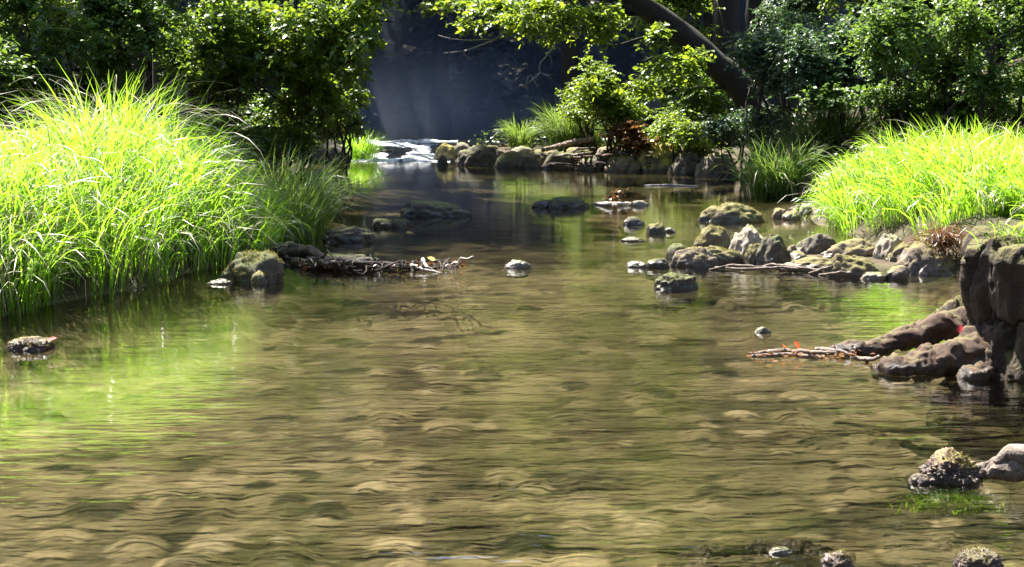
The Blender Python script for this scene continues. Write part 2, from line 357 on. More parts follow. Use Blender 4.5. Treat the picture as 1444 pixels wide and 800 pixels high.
# ------------------------------------------------------------------ where the sun gets through the canopy
def lit(x, y, z):
    u = x - z * KX; v = y - z * KY                        # where this ray meets the ground
    n = n2(u * 1.5, v * 1.5, 77, 2); nn = 0.35 * n2(u * 0.8, v * 0.8, 78, 2)
    op = np.zeros(u.shape, bool)
    op |= (v < 9.6 + nn * 2) & (v > -4) & (u > -6.5 + nn * 2) & (u < 6.5 + nn * 2)    # open reach in front
    op |= (v < 13.5 + nn * 2) & (u > 0.9 + nn) & (u < 6.5 + nn * 2) & (v > 4)       # right rocks and sedge
    op |= (v < 11.6 + nn) & (u < -2.3 + nn) & (u > -6.5 + nn * 2)                     # left sedge
    op |= n > np.where(v > 24.5, 1.3, -0.25)                                           # dapples under the trees
    op &= ~((u > -3) & (u < 0.5 + nn) & (v > 9.7 + nn) & (v < 19.3))                  # shade over the middle of the pool
    op &= ~(((u + 1.3) / .9) ** 2 + ((v - 9.3) / 1.0) ** 2 < 1)
    op &= ~(((u + 1.75) / .5) ** 2 + ((v - 11.0) / .7) ** 2 < 1)
    op &= ~(((u - 3.15) / .6) ** 2 + ((v - 14.2) / .8) ** 2 < 1)
    op |= ((u - 0.6) / 2.3) ** 2 + ((v - 20.9) / 1.2) ** 2 < 1 + nn                   # stones of the little dam
    op |= ((u + 2.3) / 1.3) ** 2 + ((v - 21.9) / 1.1) ** 2 < 1 + nn                   # rapids and the tuft beside them
    op |= ((u - 1.7) / 2.2) ** 2 + ((v - 16.2) / 1.3) ** 2 < 1 + nn                   # boughs over the water
    op |= ((u + 2.0) / 1.3) ** 2 + ((v - 13.5) / 1.2) ** 2 < 1 + nn                   # hanging boughs on the left
    op |= ((u + 2.2) / 1.0) ** 2 + ((v - 26.6) / 0.7) ** 2 < 0.8 + nn                       # the shaft through the mist
    return op

# ------------------------------------------------------------------ leaves
LEAF = np.array([[0, 0, 0], [-.30, .28, .05], [-.27, .68, .05], [0, 1, -.06], [.27, .68, .05], [.30, .28, .05]])
def add_leaves(mb, pos, ax, nr, size, tint, mat=0, shape=None):
    n = len(pos); ax = unit(ax); sd = unit(np.cross(ax, nr)); nr = np.cross(sd, ax)
    S = LEAF if shape is None else shape
    v = pos[:, None] + (sd[:, None] * S[None, :, 0, None] + ax[:, None] * S[None, :, 1, None] + nr[:, None] * S[None, :, 2, None]) * np.asarray(size).reshape(-1, 1, 1)
    b = np.arange(n)[:, None] * 6
    f = np.concatenate([b + np.array([[0, 3, 2, 1]]), b + np.array([[0, 5, 4, 3]])])
    mb.add(v, f, np.repeat(tint, 6), mat)
def sprays(rs, lobes, n, leaf, per=11, droop=0.25, shell=0.45):
    """twigs through a set of ellipsoids: start, direction, length"""
    lobes = np.asarray(lobes, float); vol = lobes[:, 3] * lobes[:, 4] * lobes[:, 5]
    k = rs.choice(len(lobes), n, p=vol ** 0.75 / (vol ** 0.75).sum())
    d = unit(rs.normal(size=(n, 3))); r = (shell + (1 - shell) * rs.rand(n)) * (0.85 + 0.25 * vnoise(d * 2.5 + k[:, None] * 3.3, 5))
    p = lobes[k, :3] + d * r[:, None] * lobes[k, 3:]
    dr = unit(d * np.array([1, 1, 0.4]) + 0.55 * rs.normal(size=(n, 3)) - np.array([0, 0, droop]))
    ln = leaf * per * 0.42 * rs.uniform(0.7, 1.3, n)
    return p - dr * ln[:, None] * 0.5, dr, ln
def foliage(mb, rs, lobes, n, leaf, per=11, droop=0.25, shell=0.45, carve=2.6, tint=(0.2, 0.8), flat=0.55, twigs=None, mat=0, clear=None):
    p, d, ln = sprays(rs, lobes, n, leaf, per, droop, shell)
    if twigs is not None:
        for i in range(0, n, max(1, n // 260)):
            e = p[i] + d[i] * ln[i]
            if carve is not None and e[2] > carve and lit(e[:1], e[1:2], e[2:3])[0]: continue
            tube(twigs, [p[i], p[i] + d[i] * ln[i] * 0.5 + [0, 0, 0.02], e], [leaf * .06, leaf * .045, leaf * .02], 3)
    t = (np.arange(per) + 0.5) / per
    pos = p[:, None] + d[:, None] * (ln[:, None] * t)[..., None]; pos[..., 2] -= (t ** 2 * 0.12)[None] * ln[:, None]
    side = unit(np.cross(d, [0, 0, 1.0])); sg = np.where(np.arange(per) % 2, 1.0, -1.0)
    ax = d[:, None] * 0.55 + side[:, None] * sg[None, :, None] * 0.9 + 0.3 * rs.normal(size=pos.shape)
    ax[..., 2] -= 0.25
    nr = np.array([0, 0, 1.0]) + flat * rs.normal(size=pos.shape)
    tw = rs.rand(n)[:, None] * 0.6 + rs.rand(n, per) * 0.4
    tn = tint[0] + (tint[1] - tint[0]) * tw
    sz = leaf * rs.uniform(0.65, 1.25, (n, per))
    pos = pos.reshape(-1, 3); ax = ax.reshape(-1, 3); nr = nr.reshape(-1, 3); tn = tn.ravel(); sz = sz.ravel()
    keep = np.ones(len(pos), bool)
    if carve is not None:
        keep &= ~((pos[:, 2] > carve) & lit(pos[:, 0], pos[:, 1], pos[:, 2]))
    if clear is not None: keep &= ~clear(pos)
    keep &= pos[:, 2] > 0.03
    add_leaves(mb, pos[keep], ax[keep], nr[keep], sz[keep], tn[keep], mat)

# ------------------------------------------------------------------ trees and shrubs
def tree(name, label, base, path, rad, lobes, n, leaf, leafmat, bark, seed, group=None, per=11, tint=(0.2, 0.8), carve=2.6, low=None, limb_every=1, seg=12, clear=None, extra=None, dead=None):
    rs = R(seed); base = np.asarray(base, float)
    root = thing(name, label, 'tree', base, group)
    tk = MB(); pts = np.asarray(path, float)
    # resample the trunk path
    t = np.linspace(0, 1, len(pts)); tt = np.linspace(0, 1, 26)
    sp = np.stack([np.interp(tt, t, pts[:, k]) for k in range(3)], -1)
    sp[1:-1] += 0.05 * np.stack([fbm(np.stack([tt * 5 + seed, tt * 0, tt * 0 + k], -1), seed) for k in range(2)] + [tt * 0], -1)[1:-1]
    rr = rad * (1 - 0.75 * tt) * (1 + 0.6 * np.exp(-tt * 22)); sp[0, 2] -= 0.15
    tube(tk, sp, rr, 18, 0.15, seed, nf=6)
    for i, lb in enumerate(lobes):
        if i % limb_every: continue
        c = np.array(lb[:3]); below = sp[sp[:, 2] < c[2] - 0.1]
        j = max(0, len(below) - 1) if rs.rand() < .5 else max(0, int(len(below) * rs.uniform(.55, .95)))
        s = sp[min(j, 25)]
        w = wiggle(s, c, 9, 0.12, seed + i, -0.04)
        tube(tk, w, np.linspace(max(rr[min(j, 25)] * 0.5, 0.025), 0.015, 9), 6, 0.1, seed)
    cr = MB(); foliage(cr, rs, lobes, n, leaf, per, tint=tint, carve=carve, twigs=tk if low else None, clear=clear)
    if extra: extra(cr, tk, rs)
    tk.build('trunk', bark, root, loc=base)
    cr.build('crown', leafmat, root, loc=base)
    return root
def crown_lobes(rs, c, r, h, k):
    """rough crown: k lobes stacked about an axis c with radius r and height h"""
    o = []
    for i in range(k):
        a = rs.uniform(0, 2 * math.pi); q = rs.rand(); rr = r * (0.35 + 0.6 * rs.rand()) * (1 - 0.45 * abs(q - 0.4))
        s = r * rs.uniform(0.38, 0.6)
        o.append((c[0] + rr * math.cos(a), c[1] + rr * math.sin(a), c[2] + (q - 0.5) * h, s, s, s * 0.62))
    return o
def shrub(name, label, c, r, n, leaf, mat, seed, per=9, tint=(0.2, 0.8), k=7, carve=None, flat=0.55, cat='shrub', group=None, droop=0.25, clear=None):
    rs = R(seed); c = np.asarray(c, float); g = gz(c[0], c[1]); base = np.array([c[0], c[1], g])
    root = thing(name, label, cat, base, group)
    lobes = []
    for i in range(k):
        d = unit(rs.normal(size=3)); s = rs.uniform(0.42, 0.65)
        lobes.append((*(c + d * np.array(r) * 0.6), r[0] * s, r[1] * s, r[2] * s))
    st = MB()
    for i, lb in enumerate(lobes):
        w = wiggle(base + [rs.uniform(-.2, .2), rs.uniform(-.2, .2), -0.1], lb[:3], 8, 0.12, seed + i, -0.05)
        tube(st, w, np.linspace(0.028, 0.008, 8), 5, 0.1, seed)
    cr = MB(); foliage(cr, rs, lobes, n, leaf, per, droop=droop, shell=0.15, carve=carve, tint=tint, flat=flat, twigs=st, clear=clear)
    st.build('stem', M['bark'], root, loc=base); cr.build('foliage', mat, root, loc=base)
    return root

G_CAN = 'tall trees arching over the stream'
# slanted dark tree on the right with boughs over the water
b = PD(1100, 215, 18.5); b[2] = gz(b[0], b[1])
p1 = PD(1040, 122, 18.3); p2 = PD(960, 50, 18.0); p3 = PD(880, -5, 17.7); p4 = PD(800, -70, 17.6)
def slant_extra(cr, tk, rs):
    # low boughs of bright leaves reaching left over the pool
    for (px, py, y, px2, py2, rr) in ((905, 20, 17.7, 720, 25, .035), (960, 55, 17.8, 830, 62, .03), (900, 10, 17.7, 660, 40, .03), (930, 30, 17.7, 790, 5, .03), (1000, 85, 18, 900, 90, .03), (1040, 125, 18.2, 950, 122, .03)):
        tube(tk, wiggle(PD(px, py, y), PD(px2, py2, y - .3), 10, 0.08, px, -0.03), np.linspace(rr, 0.008, 10), 5, 0.1)
    lob = [(*PD(px, py, y), rx, .6, rz) for px, py, y, rx, rz in ((705, 10, 17.3, .50, .20), (660, 34, 17.4, .25, .08), (760, 10, 17.5, .45, .2), (790, 48, 17.5, .3, .12), (850, 22, 17.2, .40, .22), (745, 42, 17.6, .28, .1),
            (930, 95, 17.4, .35, .16), (965, 85, 17.4, .25, .15), (975, 110, 17.5, .3, .12), (905, 122, 17.6, .35, .15), (925, 42, 17.3, .16, .08), (985, 78, 17.5, .16, .08), (830, 120, 17.6, .25, .08))]
    lob += [(*PD(px, py, y), rx, .6, rz) for px, py, y, rx, rz in ((680, 2, 17.8, .6, .14), (620, 8, 17.9, .35, .1), (800, 20, 17.3, .5, .2), (730, 30, 17.0, .5, .18), (850, 45, 17.4, .35, .14))]
    foliage(cr, rs, lob, 820, 0.08, 9, shell=0.1, carve=None, tint=(0.45, 1.0), twigs=tk)
    up = [(0.3, 17.0, 3.3, .55, .6, .4), (0.25, 17.3, 4.1, .6, .6, .45), (-.9, 17.6, 6.0, .6, .6, .5), (.2, 17.9, 6.6, .7, .6, .5), (1.0, 17.8, 6.0, .6, .6, .5), (1.9, 17.0, 4.6, .7, .6, .5), (2.5, 17.4, 3.6, .7, .6, .4)]  # unseen bright boughs above the view, added for green reflections in the pool
    foliage(cr, rs, up, 520, 0.10, 9, shell=0.1, carve=None, tint=(0.5, 1.0))
    for u_ in up: tube(tk, wiggle(p4, u_[:3], 8, .1, 3), np.linspace(.05, .01, 8), 5, .1)
slope = (p4 - p3)
top = p4 + slope * 3.5
lob = [(0.0, 17.5, 5.2, 1.8, 1.8, 1.0), (-1.4, 17.6, 6.2, 1.6, 1.8, 1.0), (1.2, 17.0, 5.6, 1.5, 1.6, .9), (-0.2, 19.0, 7.4, 1.9, 1.9, 1.1), (1.6, 18.6, 6.8, 1.7, 1.7, 1.0), (-2.6, 19.2, 7.6, 1.6, 1.6, 1.0)]
slant = tree('leaning_tree', 'thick dark leaning trunk slanting up to the left with bright leafy boughs over the pool', b, [b, p1, p2, p3, p4, p4 + slope * 1.8 + [0, 0, .6], p4 + slope * 3.2 + [0, 0, 1.6]], 0.23,
     lob, 900, 0.12, M['leaf'], M['bark_moss'], 11, extra=slant_extra)
def dead_branch(pts_list, radii):
    mb = MB()
    for pts, r in zip(pts_list, radii): tube(mb, pts, np.linspace(r, r * .35, len(pts)), 5, 0.12, 3)
    return mb
YB = 17.2
def px_path(*pp): return np.array([PD(x, y, YB + dy) for x, y, dy in pp])
db = dead_branch([px_path((792, 30, .2), (786, 55, .1), (781, 66, 0), (768, 82, 0), (762, 88, 0), (760, 98, 0), (764, 104, 0), (775, 106, 0.1), (786, 106, .1)),
    px_path((762, 102, 0), (752, 111, -.05), (742, 120, -.1)), px_path((752, 111, -.05), (756, 120, 0), (764, 128, 0)), px_path((768, 105, 0), (777, 111, 0), (781, 118, .1)), px_path((752, 112, 0), (748, 105, .1)), px_path((758, 108, 0), (757, 116, 0), (760, 126, 0)),
    px_path((776, 78, 0), (778, 90, .1), (776, 97, .1)), px_path((786, 66, 0), (793, 76, .1)),
    px_path((745, 108, 0), (739, 122, 0))], [.014, .012, .007, .007, .006, .006, .006, .008, .006])
o = db.build('dead_branch', M['twig_pale'], slant, loc=b); o['label'] = 'bare bleached dead branch hanging under the leaves'
db = dead_branch([px_path((720, 40, .3), (698, 56, .1), (672, 66, 0), (655, 72, 0), (654, 77, 0), (664, 84, 0), (671, 90, 0)), px_path((700, 55, .1), (660, 57, 0), (636, 55, 0), (618, 50, 0)), px_path((655, 72, 0), (625, 75, 0))], [.014, .010, .006])
o = db.build('dead_branch', M['twig_pale'], slant, loc=b); o['label'] = 'thin bare forked dead branch reaching left over the water'

# straight trunks behind it
for px, y, lab in ((1018, 22.0, 'straight ivy dark trunk just right of the leaning trunk top'), (1064, 22.6, 'second straight dark trunk standing right of the leaning tree')):
    q = PD(px, 120, y); g = gz(q[0], q[1]); bb = np.array([q[0], q[1], g]); rs = R(px)
    lobs = crown_lobes(rs, (bb[0], bb[1], 10), 3.0, 8, 9)
    tree('tall_tree', lab, bb, [bb, bb + [.05, 0, 5], bb + [.3, .2, 14]], 0.27, lobs, 800, 0.17, M['leaf_canopy'], M['bark'], px, G_CAN)

# left bank trees
for px, y, rad, lab in ((228, 15.5, .13, 'leftmost slim dark trunk behind the tall sedge'), (342, 17.0, .16, 'dark trunk in the middle of the three behind the left sedge'), (372, 17.8, .15, 'slim dark trunk right of its twin at the left bank edge')):
    q = PD(px, 120, y); g = gz(q[0], q[1]); bb = np.array([q[0], q[1], g]); rs = R(px)
    lobs = crown_lobes(rs, (bb[0] + .3, bb[1], 8.5), 2.6, 7, 9)
    tree('slender_tree', lab, bb, [bb, bb + [.08, 0, 3], bb + [.3, .1, 12]], rad, lobs, 760, 0.16, M['leaf_canopy'], M['bark'], px, G_CAN)
# broad-leaved tree hanging over the left of the pool
bb = np.array([-4.0, 15.2, gz(-4.0, 15.2)])
low = [(*PD(px, py, y), rx, .7, rz) for px, py, y, rx, rz in ((440, 30, 14.3, .6, .40), (500, 20, 14.2, .35, .3), (470, 75, 14.4, .45, .30), (410, 90, 14.6, .5, .35), (515, 55, 14.0, .2, .16), (505, 100, 14.2, .15, .10),
        (380, 40, 14.8, .6, .45), (450, 120, 14.8, .45, .25), (475, 145, 15.2, .35, .18), (330, 20, 15.0, .6, .4), (420, 150, 15.2, .45, .25), (500, 130, 15.5, .2, .12), (525, -10, 14.2, .25, .2))]
def leftextra(cr, tk, rs):
    foliage(cr, rs, low, 1350, 0.078, 9, shell=0.1, carve=None, tint=(0.15, 0.95), droop=0.5, twigs=tk)
    for i, l in enumerate(low):
        tube(tk, wiggle([-3.9, 15.2, 1.6 + .15 * (i % 5)], l[:3], 8, 0.1, i, -0.05), np.linspace(.03, .008, 8), 5, .1)
hi = [(-3.2, 15.0, 4.6, 1.5, 1.5, .9), (-4.6, 15.4, 5.6, 1.7, 1.6, 1.0), (-3.4, 15.8, 6.8, 1.6, 1.6, 1.1), (-5.2, 14.6, 4.4, 1.2, 1.2, .8)]
tree('broadleaf_tree', 'broad leaved tree with sunlit hanging boughs at the left edge of the dark gap', bb, [bb, bb + [0.1, 0, 2], bb + [.2, .1, 7]], 0.12, hi, 480, 0.13, M['leaf'], M['bark'], 301, extra=leftextra)

# other canopy trees on both banks
spots = [(-7.2, 13.2, 13, 3.0), (-8.8, 17.5, 15, 3.4), (-6.6, 21.5, 15, 3.4), (-5.2, 26.5, 16, 3.6), (-10.5, 24, 17, 3.6), (-11.5, 13.0, 14, 3.4), (6.8, 14.5, 14, 3.2), (8.8, 19, 15, 3.4), (7.0, 23.5, 16, 3.4), (4.4, 27.5, 16, 3.6), (10.8, 15, 14, 3.4), (10.5, 26, 17, 3.6), (1.2, 25.8, 14, 3.2)]
for i, (x, y, h, r) in enumerate(spots):
    bb = np.array([x, y, gz(x, y)]); rs = R(500 + i)
    side = 'left' if x < 0 else 'right'
    lobs = crown_lobes(rs, (x, y, h * .62), r, h * .62, 11)
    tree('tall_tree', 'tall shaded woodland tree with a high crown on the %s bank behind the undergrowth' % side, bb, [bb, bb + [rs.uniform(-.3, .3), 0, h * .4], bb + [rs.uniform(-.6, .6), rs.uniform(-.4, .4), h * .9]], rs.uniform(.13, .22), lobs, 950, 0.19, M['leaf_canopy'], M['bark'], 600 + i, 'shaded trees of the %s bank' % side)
rs = R(9)
for i in range(16):
    x = -14 + 28 * (i % 8) / 7 + rs.uniform(-1, 1); y = (32 if i < 8 else 39) + rs.uniform(-1.5, 1.5); h = rs.uniform(17, 23)
    bb = np.array([x, y, gz(x, y)])
    lobs = crown_lobes(R(700 + i), (x, y, h * .60), 3.8, h * .75, 14) + crown_lobes(R(760 + i), (x, y, 2.6), 2.2, 3.5, 3)
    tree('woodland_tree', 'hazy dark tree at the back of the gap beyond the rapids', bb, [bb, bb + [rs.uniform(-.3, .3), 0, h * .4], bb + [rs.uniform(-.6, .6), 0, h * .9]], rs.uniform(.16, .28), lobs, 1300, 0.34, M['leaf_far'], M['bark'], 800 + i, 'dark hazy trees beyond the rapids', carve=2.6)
# the far wood, one mass
mb = MB(); rs = R(77)
lob = [(rs.uniform(-40, 40), rs.uniform(46, 62), rs.uniform(1, 26), 3.2, 3.0, 2.6) for _ in range(260)]
for k in range(150):                                     # unseen clumps added behind the viewer to block sky light from the front
    a = rs.uniform(math.pi * .98, math.pi * 2.02); q = rs.uniform(13, 18)
    lob.append((q * math.cos(a), q * math.sin(a) + 2, rs.uniform(1, 15), 2.6, 2.6, 2.4))
foliage(mb, rs, lob, 10500, 0.6, 9, carve=None, tint=(0, .8))
o = mb.build('woods', M['leaf_far']); o['kind'] = 'stuff'; o['label'] = 'dark woods closing the view behind the mist, with unseen clumps added behind the viewer to block sky light'; o['category'] = 'woods'

# undergrowth ---------------------------------------------------------------
def sh(label, px, py, y, wpx, hpx, n, leaf, mat, seed, **k):
    c = PD(px, py, y); s = y / F
    return shrub('shrub', label, c, (wpx * .5 * s, k.pop('dep', .7), hpx * .5 * s), int(n * 2.5), leaf * .66, mat, seed, **k)
lf, lg, lc = M['leaf'], M['leaf_grey'], M['leaf_bush']
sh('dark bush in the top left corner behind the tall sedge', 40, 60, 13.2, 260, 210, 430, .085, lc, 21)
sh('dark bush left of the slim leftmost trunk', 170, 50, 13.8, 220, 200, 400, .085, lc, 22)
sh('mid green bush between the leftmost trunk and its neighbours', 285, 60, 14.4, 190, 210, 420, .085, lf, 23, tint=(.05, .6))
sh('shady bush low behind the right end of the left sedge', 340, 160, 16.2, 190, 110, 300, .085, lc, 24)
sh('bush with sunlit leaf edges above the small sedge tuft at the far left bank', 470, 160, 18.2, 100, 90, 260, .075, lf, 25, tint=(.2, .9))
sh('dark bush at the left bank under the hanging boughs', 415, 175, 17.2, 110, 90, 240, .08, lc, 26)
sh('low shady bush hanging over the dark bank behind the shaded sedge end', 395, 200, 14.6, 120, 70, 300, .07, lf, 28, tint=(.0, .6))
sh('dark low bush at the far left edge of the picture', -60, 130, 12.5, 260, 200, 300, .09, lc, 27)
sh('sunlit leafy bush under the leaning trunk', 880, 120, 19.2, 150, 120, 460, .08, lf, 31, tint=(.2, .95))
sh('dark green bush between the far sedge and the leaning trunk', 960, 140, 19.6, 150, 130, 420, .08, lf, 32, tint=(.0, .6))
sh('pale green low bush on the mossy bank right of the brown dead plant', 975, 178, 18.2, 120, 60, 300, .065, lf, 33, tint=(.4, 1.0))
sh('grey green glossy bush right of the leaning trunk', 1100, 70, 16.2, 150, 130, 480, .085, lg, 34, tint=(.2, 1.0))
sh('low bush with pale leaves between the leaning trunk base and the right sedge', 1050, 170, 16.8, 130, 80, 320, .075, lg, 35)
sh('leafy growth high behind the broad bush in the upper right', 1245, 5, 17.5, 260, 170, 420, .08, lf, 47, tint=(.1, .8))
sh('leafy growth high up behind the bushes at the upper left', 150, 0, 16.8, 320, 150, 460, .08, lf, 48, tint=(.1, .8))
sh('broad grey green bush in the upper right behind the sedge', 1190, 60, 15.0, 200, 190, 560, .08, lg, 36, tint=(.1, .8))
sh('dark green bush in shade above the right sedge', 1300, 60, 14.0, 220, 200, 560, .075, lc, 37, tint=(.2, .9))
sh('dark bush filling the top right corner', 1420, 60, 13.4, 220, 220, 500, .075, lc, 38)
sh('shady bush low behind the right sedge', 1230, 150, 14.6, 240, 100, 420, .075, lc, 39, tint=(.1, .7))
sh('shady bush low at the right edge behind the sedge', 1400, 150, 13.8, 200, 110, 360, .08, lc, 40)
sh('dark bush beyond the far right edge of the sedge', 1540, 90, 13.0, 220, 220, 300, .085, lc, 41)
sh('pale green leafy growth high behind the leaning trunk', 985, 20, 21.0, 200, 130, 420, .075, lf, 44, tint=(.2, .9))
sh('grey green foliage at the top edge between the two straight trunks and the corner bushes', 1130, 5, 19.5, 170, 110, 360, .075, lg, 45, tint=(.2, .9))
sh('soft green low growth above the dam left of the leaning trunk', 835, 150, 20.8, 120, 60, 260, .065, lf, 46, tint=(.4, 1.))
c = PD(887, 196, 18.6)
shrub('dead_plant', 'brown dead leafy plant drooping on the stone bank', c, (.42, .3, .24), 150, .07, M['leaf_brown'], 43, cat='plant')

# ------------------------------------------------------------------ sedge
def blades(mb, rs, base, length, az, th0, th1, width, tint, seg=7, mat=0):
    n = len(base); t = np.linspace(0, 1, seg)
    th = th0[:, None] + (th1 - th0)[:, None] * t[None] ** 1.4
    ds = (length / (seg - 1))[:, None]
    hr = np.cumsum(np.sin(th) * ds, 1) - np.sin(th) * ds; vr = np.cumsum(np.cos(th) * ds, 1) - np.cos(th) * ds
    sw = az[:, None] + (rs.normal(size=n) * 0.35)[:, None] * t[None]
    p = np.stack([base[:, None, 0] + hr * np.cos(sw), base[:, None, 1] + hr * np.sin(sw), base[:, None, 2] + vr], -1)
    tw = az + rs.normal(size=n) * 0.7 + math.pi / 2
    sd = np.stack([np.cos(tw), np.sin(tw), 0.3 * rs.normal(size=n)], -1)
    w = width[:, None] * np.minimum(1.0, 0.45 + t * 2)[None] * np.sqrt(np.maximum(1 - t ** 3, 0.0025))[None] * 0.5
    v = np.stack([p - sd[:, None] * w[..., None], p + sd[:, None] * w[..., None]], 2)
    b = (np.arange(n) * seg * 2)[:, None]; k = np.arange(seg - 1) * 2
    f = (b + k[None])[..., None] + np.array([0, 1, 3, 2])
    mb.add(v.reshape(-1, 3), f.reshape(-1, 4), np.repeat(tint, seg * 2), mat)
def sedge(name, label, pts, hts, seed, per, mat, width=0.008, straw=0.10, group=None, tint=(0.1, 1.0), spread=0.16, outd=None, cat='grass', lay=1.0, long=0):
    """a bed of sedge tussocks: pts (x,y), hts blade length"""
    rs = R(seed); pts = np.asarray(pts, float); c = pts.mean(0); base0 = np.array([c[0], c[1], gz(c[0], c[1])])
    root = thing(name, label, cat, base0, group)
    mb, ms = MB(), MB()
    for (x, y), h in zip(pts, hts):
        n = int(per * rs.uniform(.8, 1.2)); a = rs.uniform(0, 2 * math.pi, n); r = spread * np.sqrt(rs.rand(n))
        bx, by = x + r * np.cos(a), y + r * np.sin(a); hz, _ = ground_base(bx, by); hz = np.maximum(hz, -0.05)
        if outd is not None:                              # lean towards the light over the water
            o = outd(x, y); ax = np.cos(a) * .75 + o[0] + rs.normal(size=n) * .35; ay = np.sin(a) * .75 + o[1] + rs.normal(size=n) * .35; a2 = np.arctan2(ay, ax)
        else: a2 = a + rs.normal(size=n) * .5
        ln = h * rs.uniform(.55, 1.12, n)
        th0 = rs.uniform(.02, .35, n); th1 = th0 + lay * rs.uniform(.4, 2.7, n)
        tn = tint[0] + (tint[1] - tint[0]) * np.clip(rs.normal(.55, .28, n) + rs.normal() * .18, 0, 1)
        dry = rs.rand(n) < straw
        for mk, bmx, wf in ((~dry, mb, 1.0), (dry, ms, .55)):
            if mk.sum(): blades(bmx, rs, np.stack([bx, by, hz - .02], -1)[mk], ln[mk] * (1.0 if wf == 1 else 1.16), a2[mk], th0[mk], th1[mk] + (0 if wf == 1 else .9), width * wf * rs.uniform(.7, 1.3, mk.sum()), tn[mk])
    if long:                                              # long pale flowering stems arching over the top
        k = rs.randint(0, len(pts), long); bx, by = pts[k, 0] + rs.normal(size=long) * .1, pts[k, 1] + rs.normal(size=long) * .1; hz, _ = ground_base(bx, by)
        blades(ms, rs, np.stack([bx, by, hz], -1), np.asarray(hts)[k] * rs.uniform(1.2, 1.6, long), rs.uniform(0, 2 * math.pi, long), rs.uniform(.05, .3, long), rs.uniform(2.0, 2.9, long), np.full(long, .0055), rs.uniform(.3, 1, long), seg=12)
    mb.build('blades', mat, root, loc=base0)
    if ms.n: ms.build('dry_blades', M['straw'], root, loc=base0)
    return root
def fill(poly_l, poly_r, y0, y1, n, seed, hf):
    rs = R(seed); out = []; hs = []
    while len(out) < n:
        y = rs.uniform(y0, y1); x = rs.uniform(poly_l(y), poly_r(y))
        h = hf(x, y)
        if h > 0.1: out.append((x, y)); hs.append(h)
    return out, hs
lxe = lambda y: float(np.interp(y, LY, LX))
rxe = lambda y: float(np.interp(y, RY, RX))
def lh(x, y):
    px = CX + x / y * F
    top = np.interp(px, [-200, 0, 60, 120, 180, 240, 300, 360, 400, 430], [190, 185, 165, 132, 112, 150, 172, 205, 235, 270])
    z = CAM_H + (120 - top) / F * y
    k = .62 + .38 * float(smooth(0, .9, lxe(y) - x))
    return max(0.35, (z - gz(x, y)) * k) * 1.18
pts, hs = fill(lambda y: -4.6 * y / 8.5 - .4, lambda y: lxe(y) + 0.02, 6.7, 11.2, 235, 51, lh)
sedge('sedge_bed', 'tall sunlit yellow green sedge mass filling the left bank', pts, hs, 52, 74, M['grass'], .0086, .18, outd=lambda x, y: (.40, -.25), lay=1.15, long=420)
pts = [(-1.85, 10.2), (-1.95, 10.7), (-2.1, 11.2), (-1.9, 11.0), (-2.3, 10.9), (-1.8, 10.5)]
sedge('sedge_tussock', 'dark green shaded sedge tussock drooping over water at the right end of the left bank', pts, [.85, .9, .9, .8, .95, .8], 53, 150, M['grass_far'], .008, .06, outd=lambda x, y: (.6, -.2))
def rh(x, y):
    px = CX + x / y * F
    top = np.interp(px, [1110, 1150, 1200, 1260, 1330, 1380, 1444, 1600], [250, 215, 190, 172, 165, 170, 180, 190])
    z = CAM_H + (120 - top) / F * y
    k = .62 + .38 * float(smooth(0, 1.1, min(x - rxe(y), (y - 8.9) * 1.2)))
    return max(0.3, (z - gz(x, y)) * k) * 1.15
pts, hs = fill(lambda y: rxe(y) + (.5 if y < 9 else 0.), lambda y: 6.6 if y > 9 else 5.2, 7.9, 12.6, 200, 54, rh)
sedge('sedge_bed', 'bright yellow green sedge mass on the right bank behind the boulders', pts, hs, 55, 76, M['grass'], .0088, .13, outd=lambda x, y: (-.6, -.3), lay=1.2, long=160)
def tuft(label, px, py, hpx, wpx, seed, n, mat, k=5, name='sedge_tussock', tint=(.1, 1.), lay=1.0, straw=.04, y=None):
    q = P(px, py, .3) if y is None else PD(px, py, y); rs = R(seed); s = q[1] / F
    pts = [(q[0] + rs.uniform(-.5, .5) * wpx * s * .6, q[1] + rs.uniform(-.2, .2)) for _ in range(k)]
    sedge(name, label, pts, [hpx * s * 1.15] * k, seed, n, mat, .010, straw, tint=tint, lay=lay)
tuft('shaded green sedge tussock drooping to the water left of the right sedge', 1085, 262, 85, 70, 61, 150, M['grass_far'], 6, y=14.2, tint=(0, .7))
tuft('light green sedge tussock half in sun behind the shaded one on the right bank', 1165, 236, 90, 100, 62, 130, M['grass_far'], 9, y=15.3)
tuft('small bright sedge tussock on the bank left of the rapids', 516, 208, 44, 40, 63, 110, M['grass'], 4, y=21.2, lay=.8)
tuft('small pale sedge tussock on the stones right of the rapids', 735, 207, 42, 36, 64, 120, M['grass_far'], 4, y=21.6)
tuft('wide soft green sedge tussock on the stone dam beside the brown plant', 818, 203, 62, 120, 65, 150, M['grass_far'], 11, y=21.6, tint=(.3, 1.))

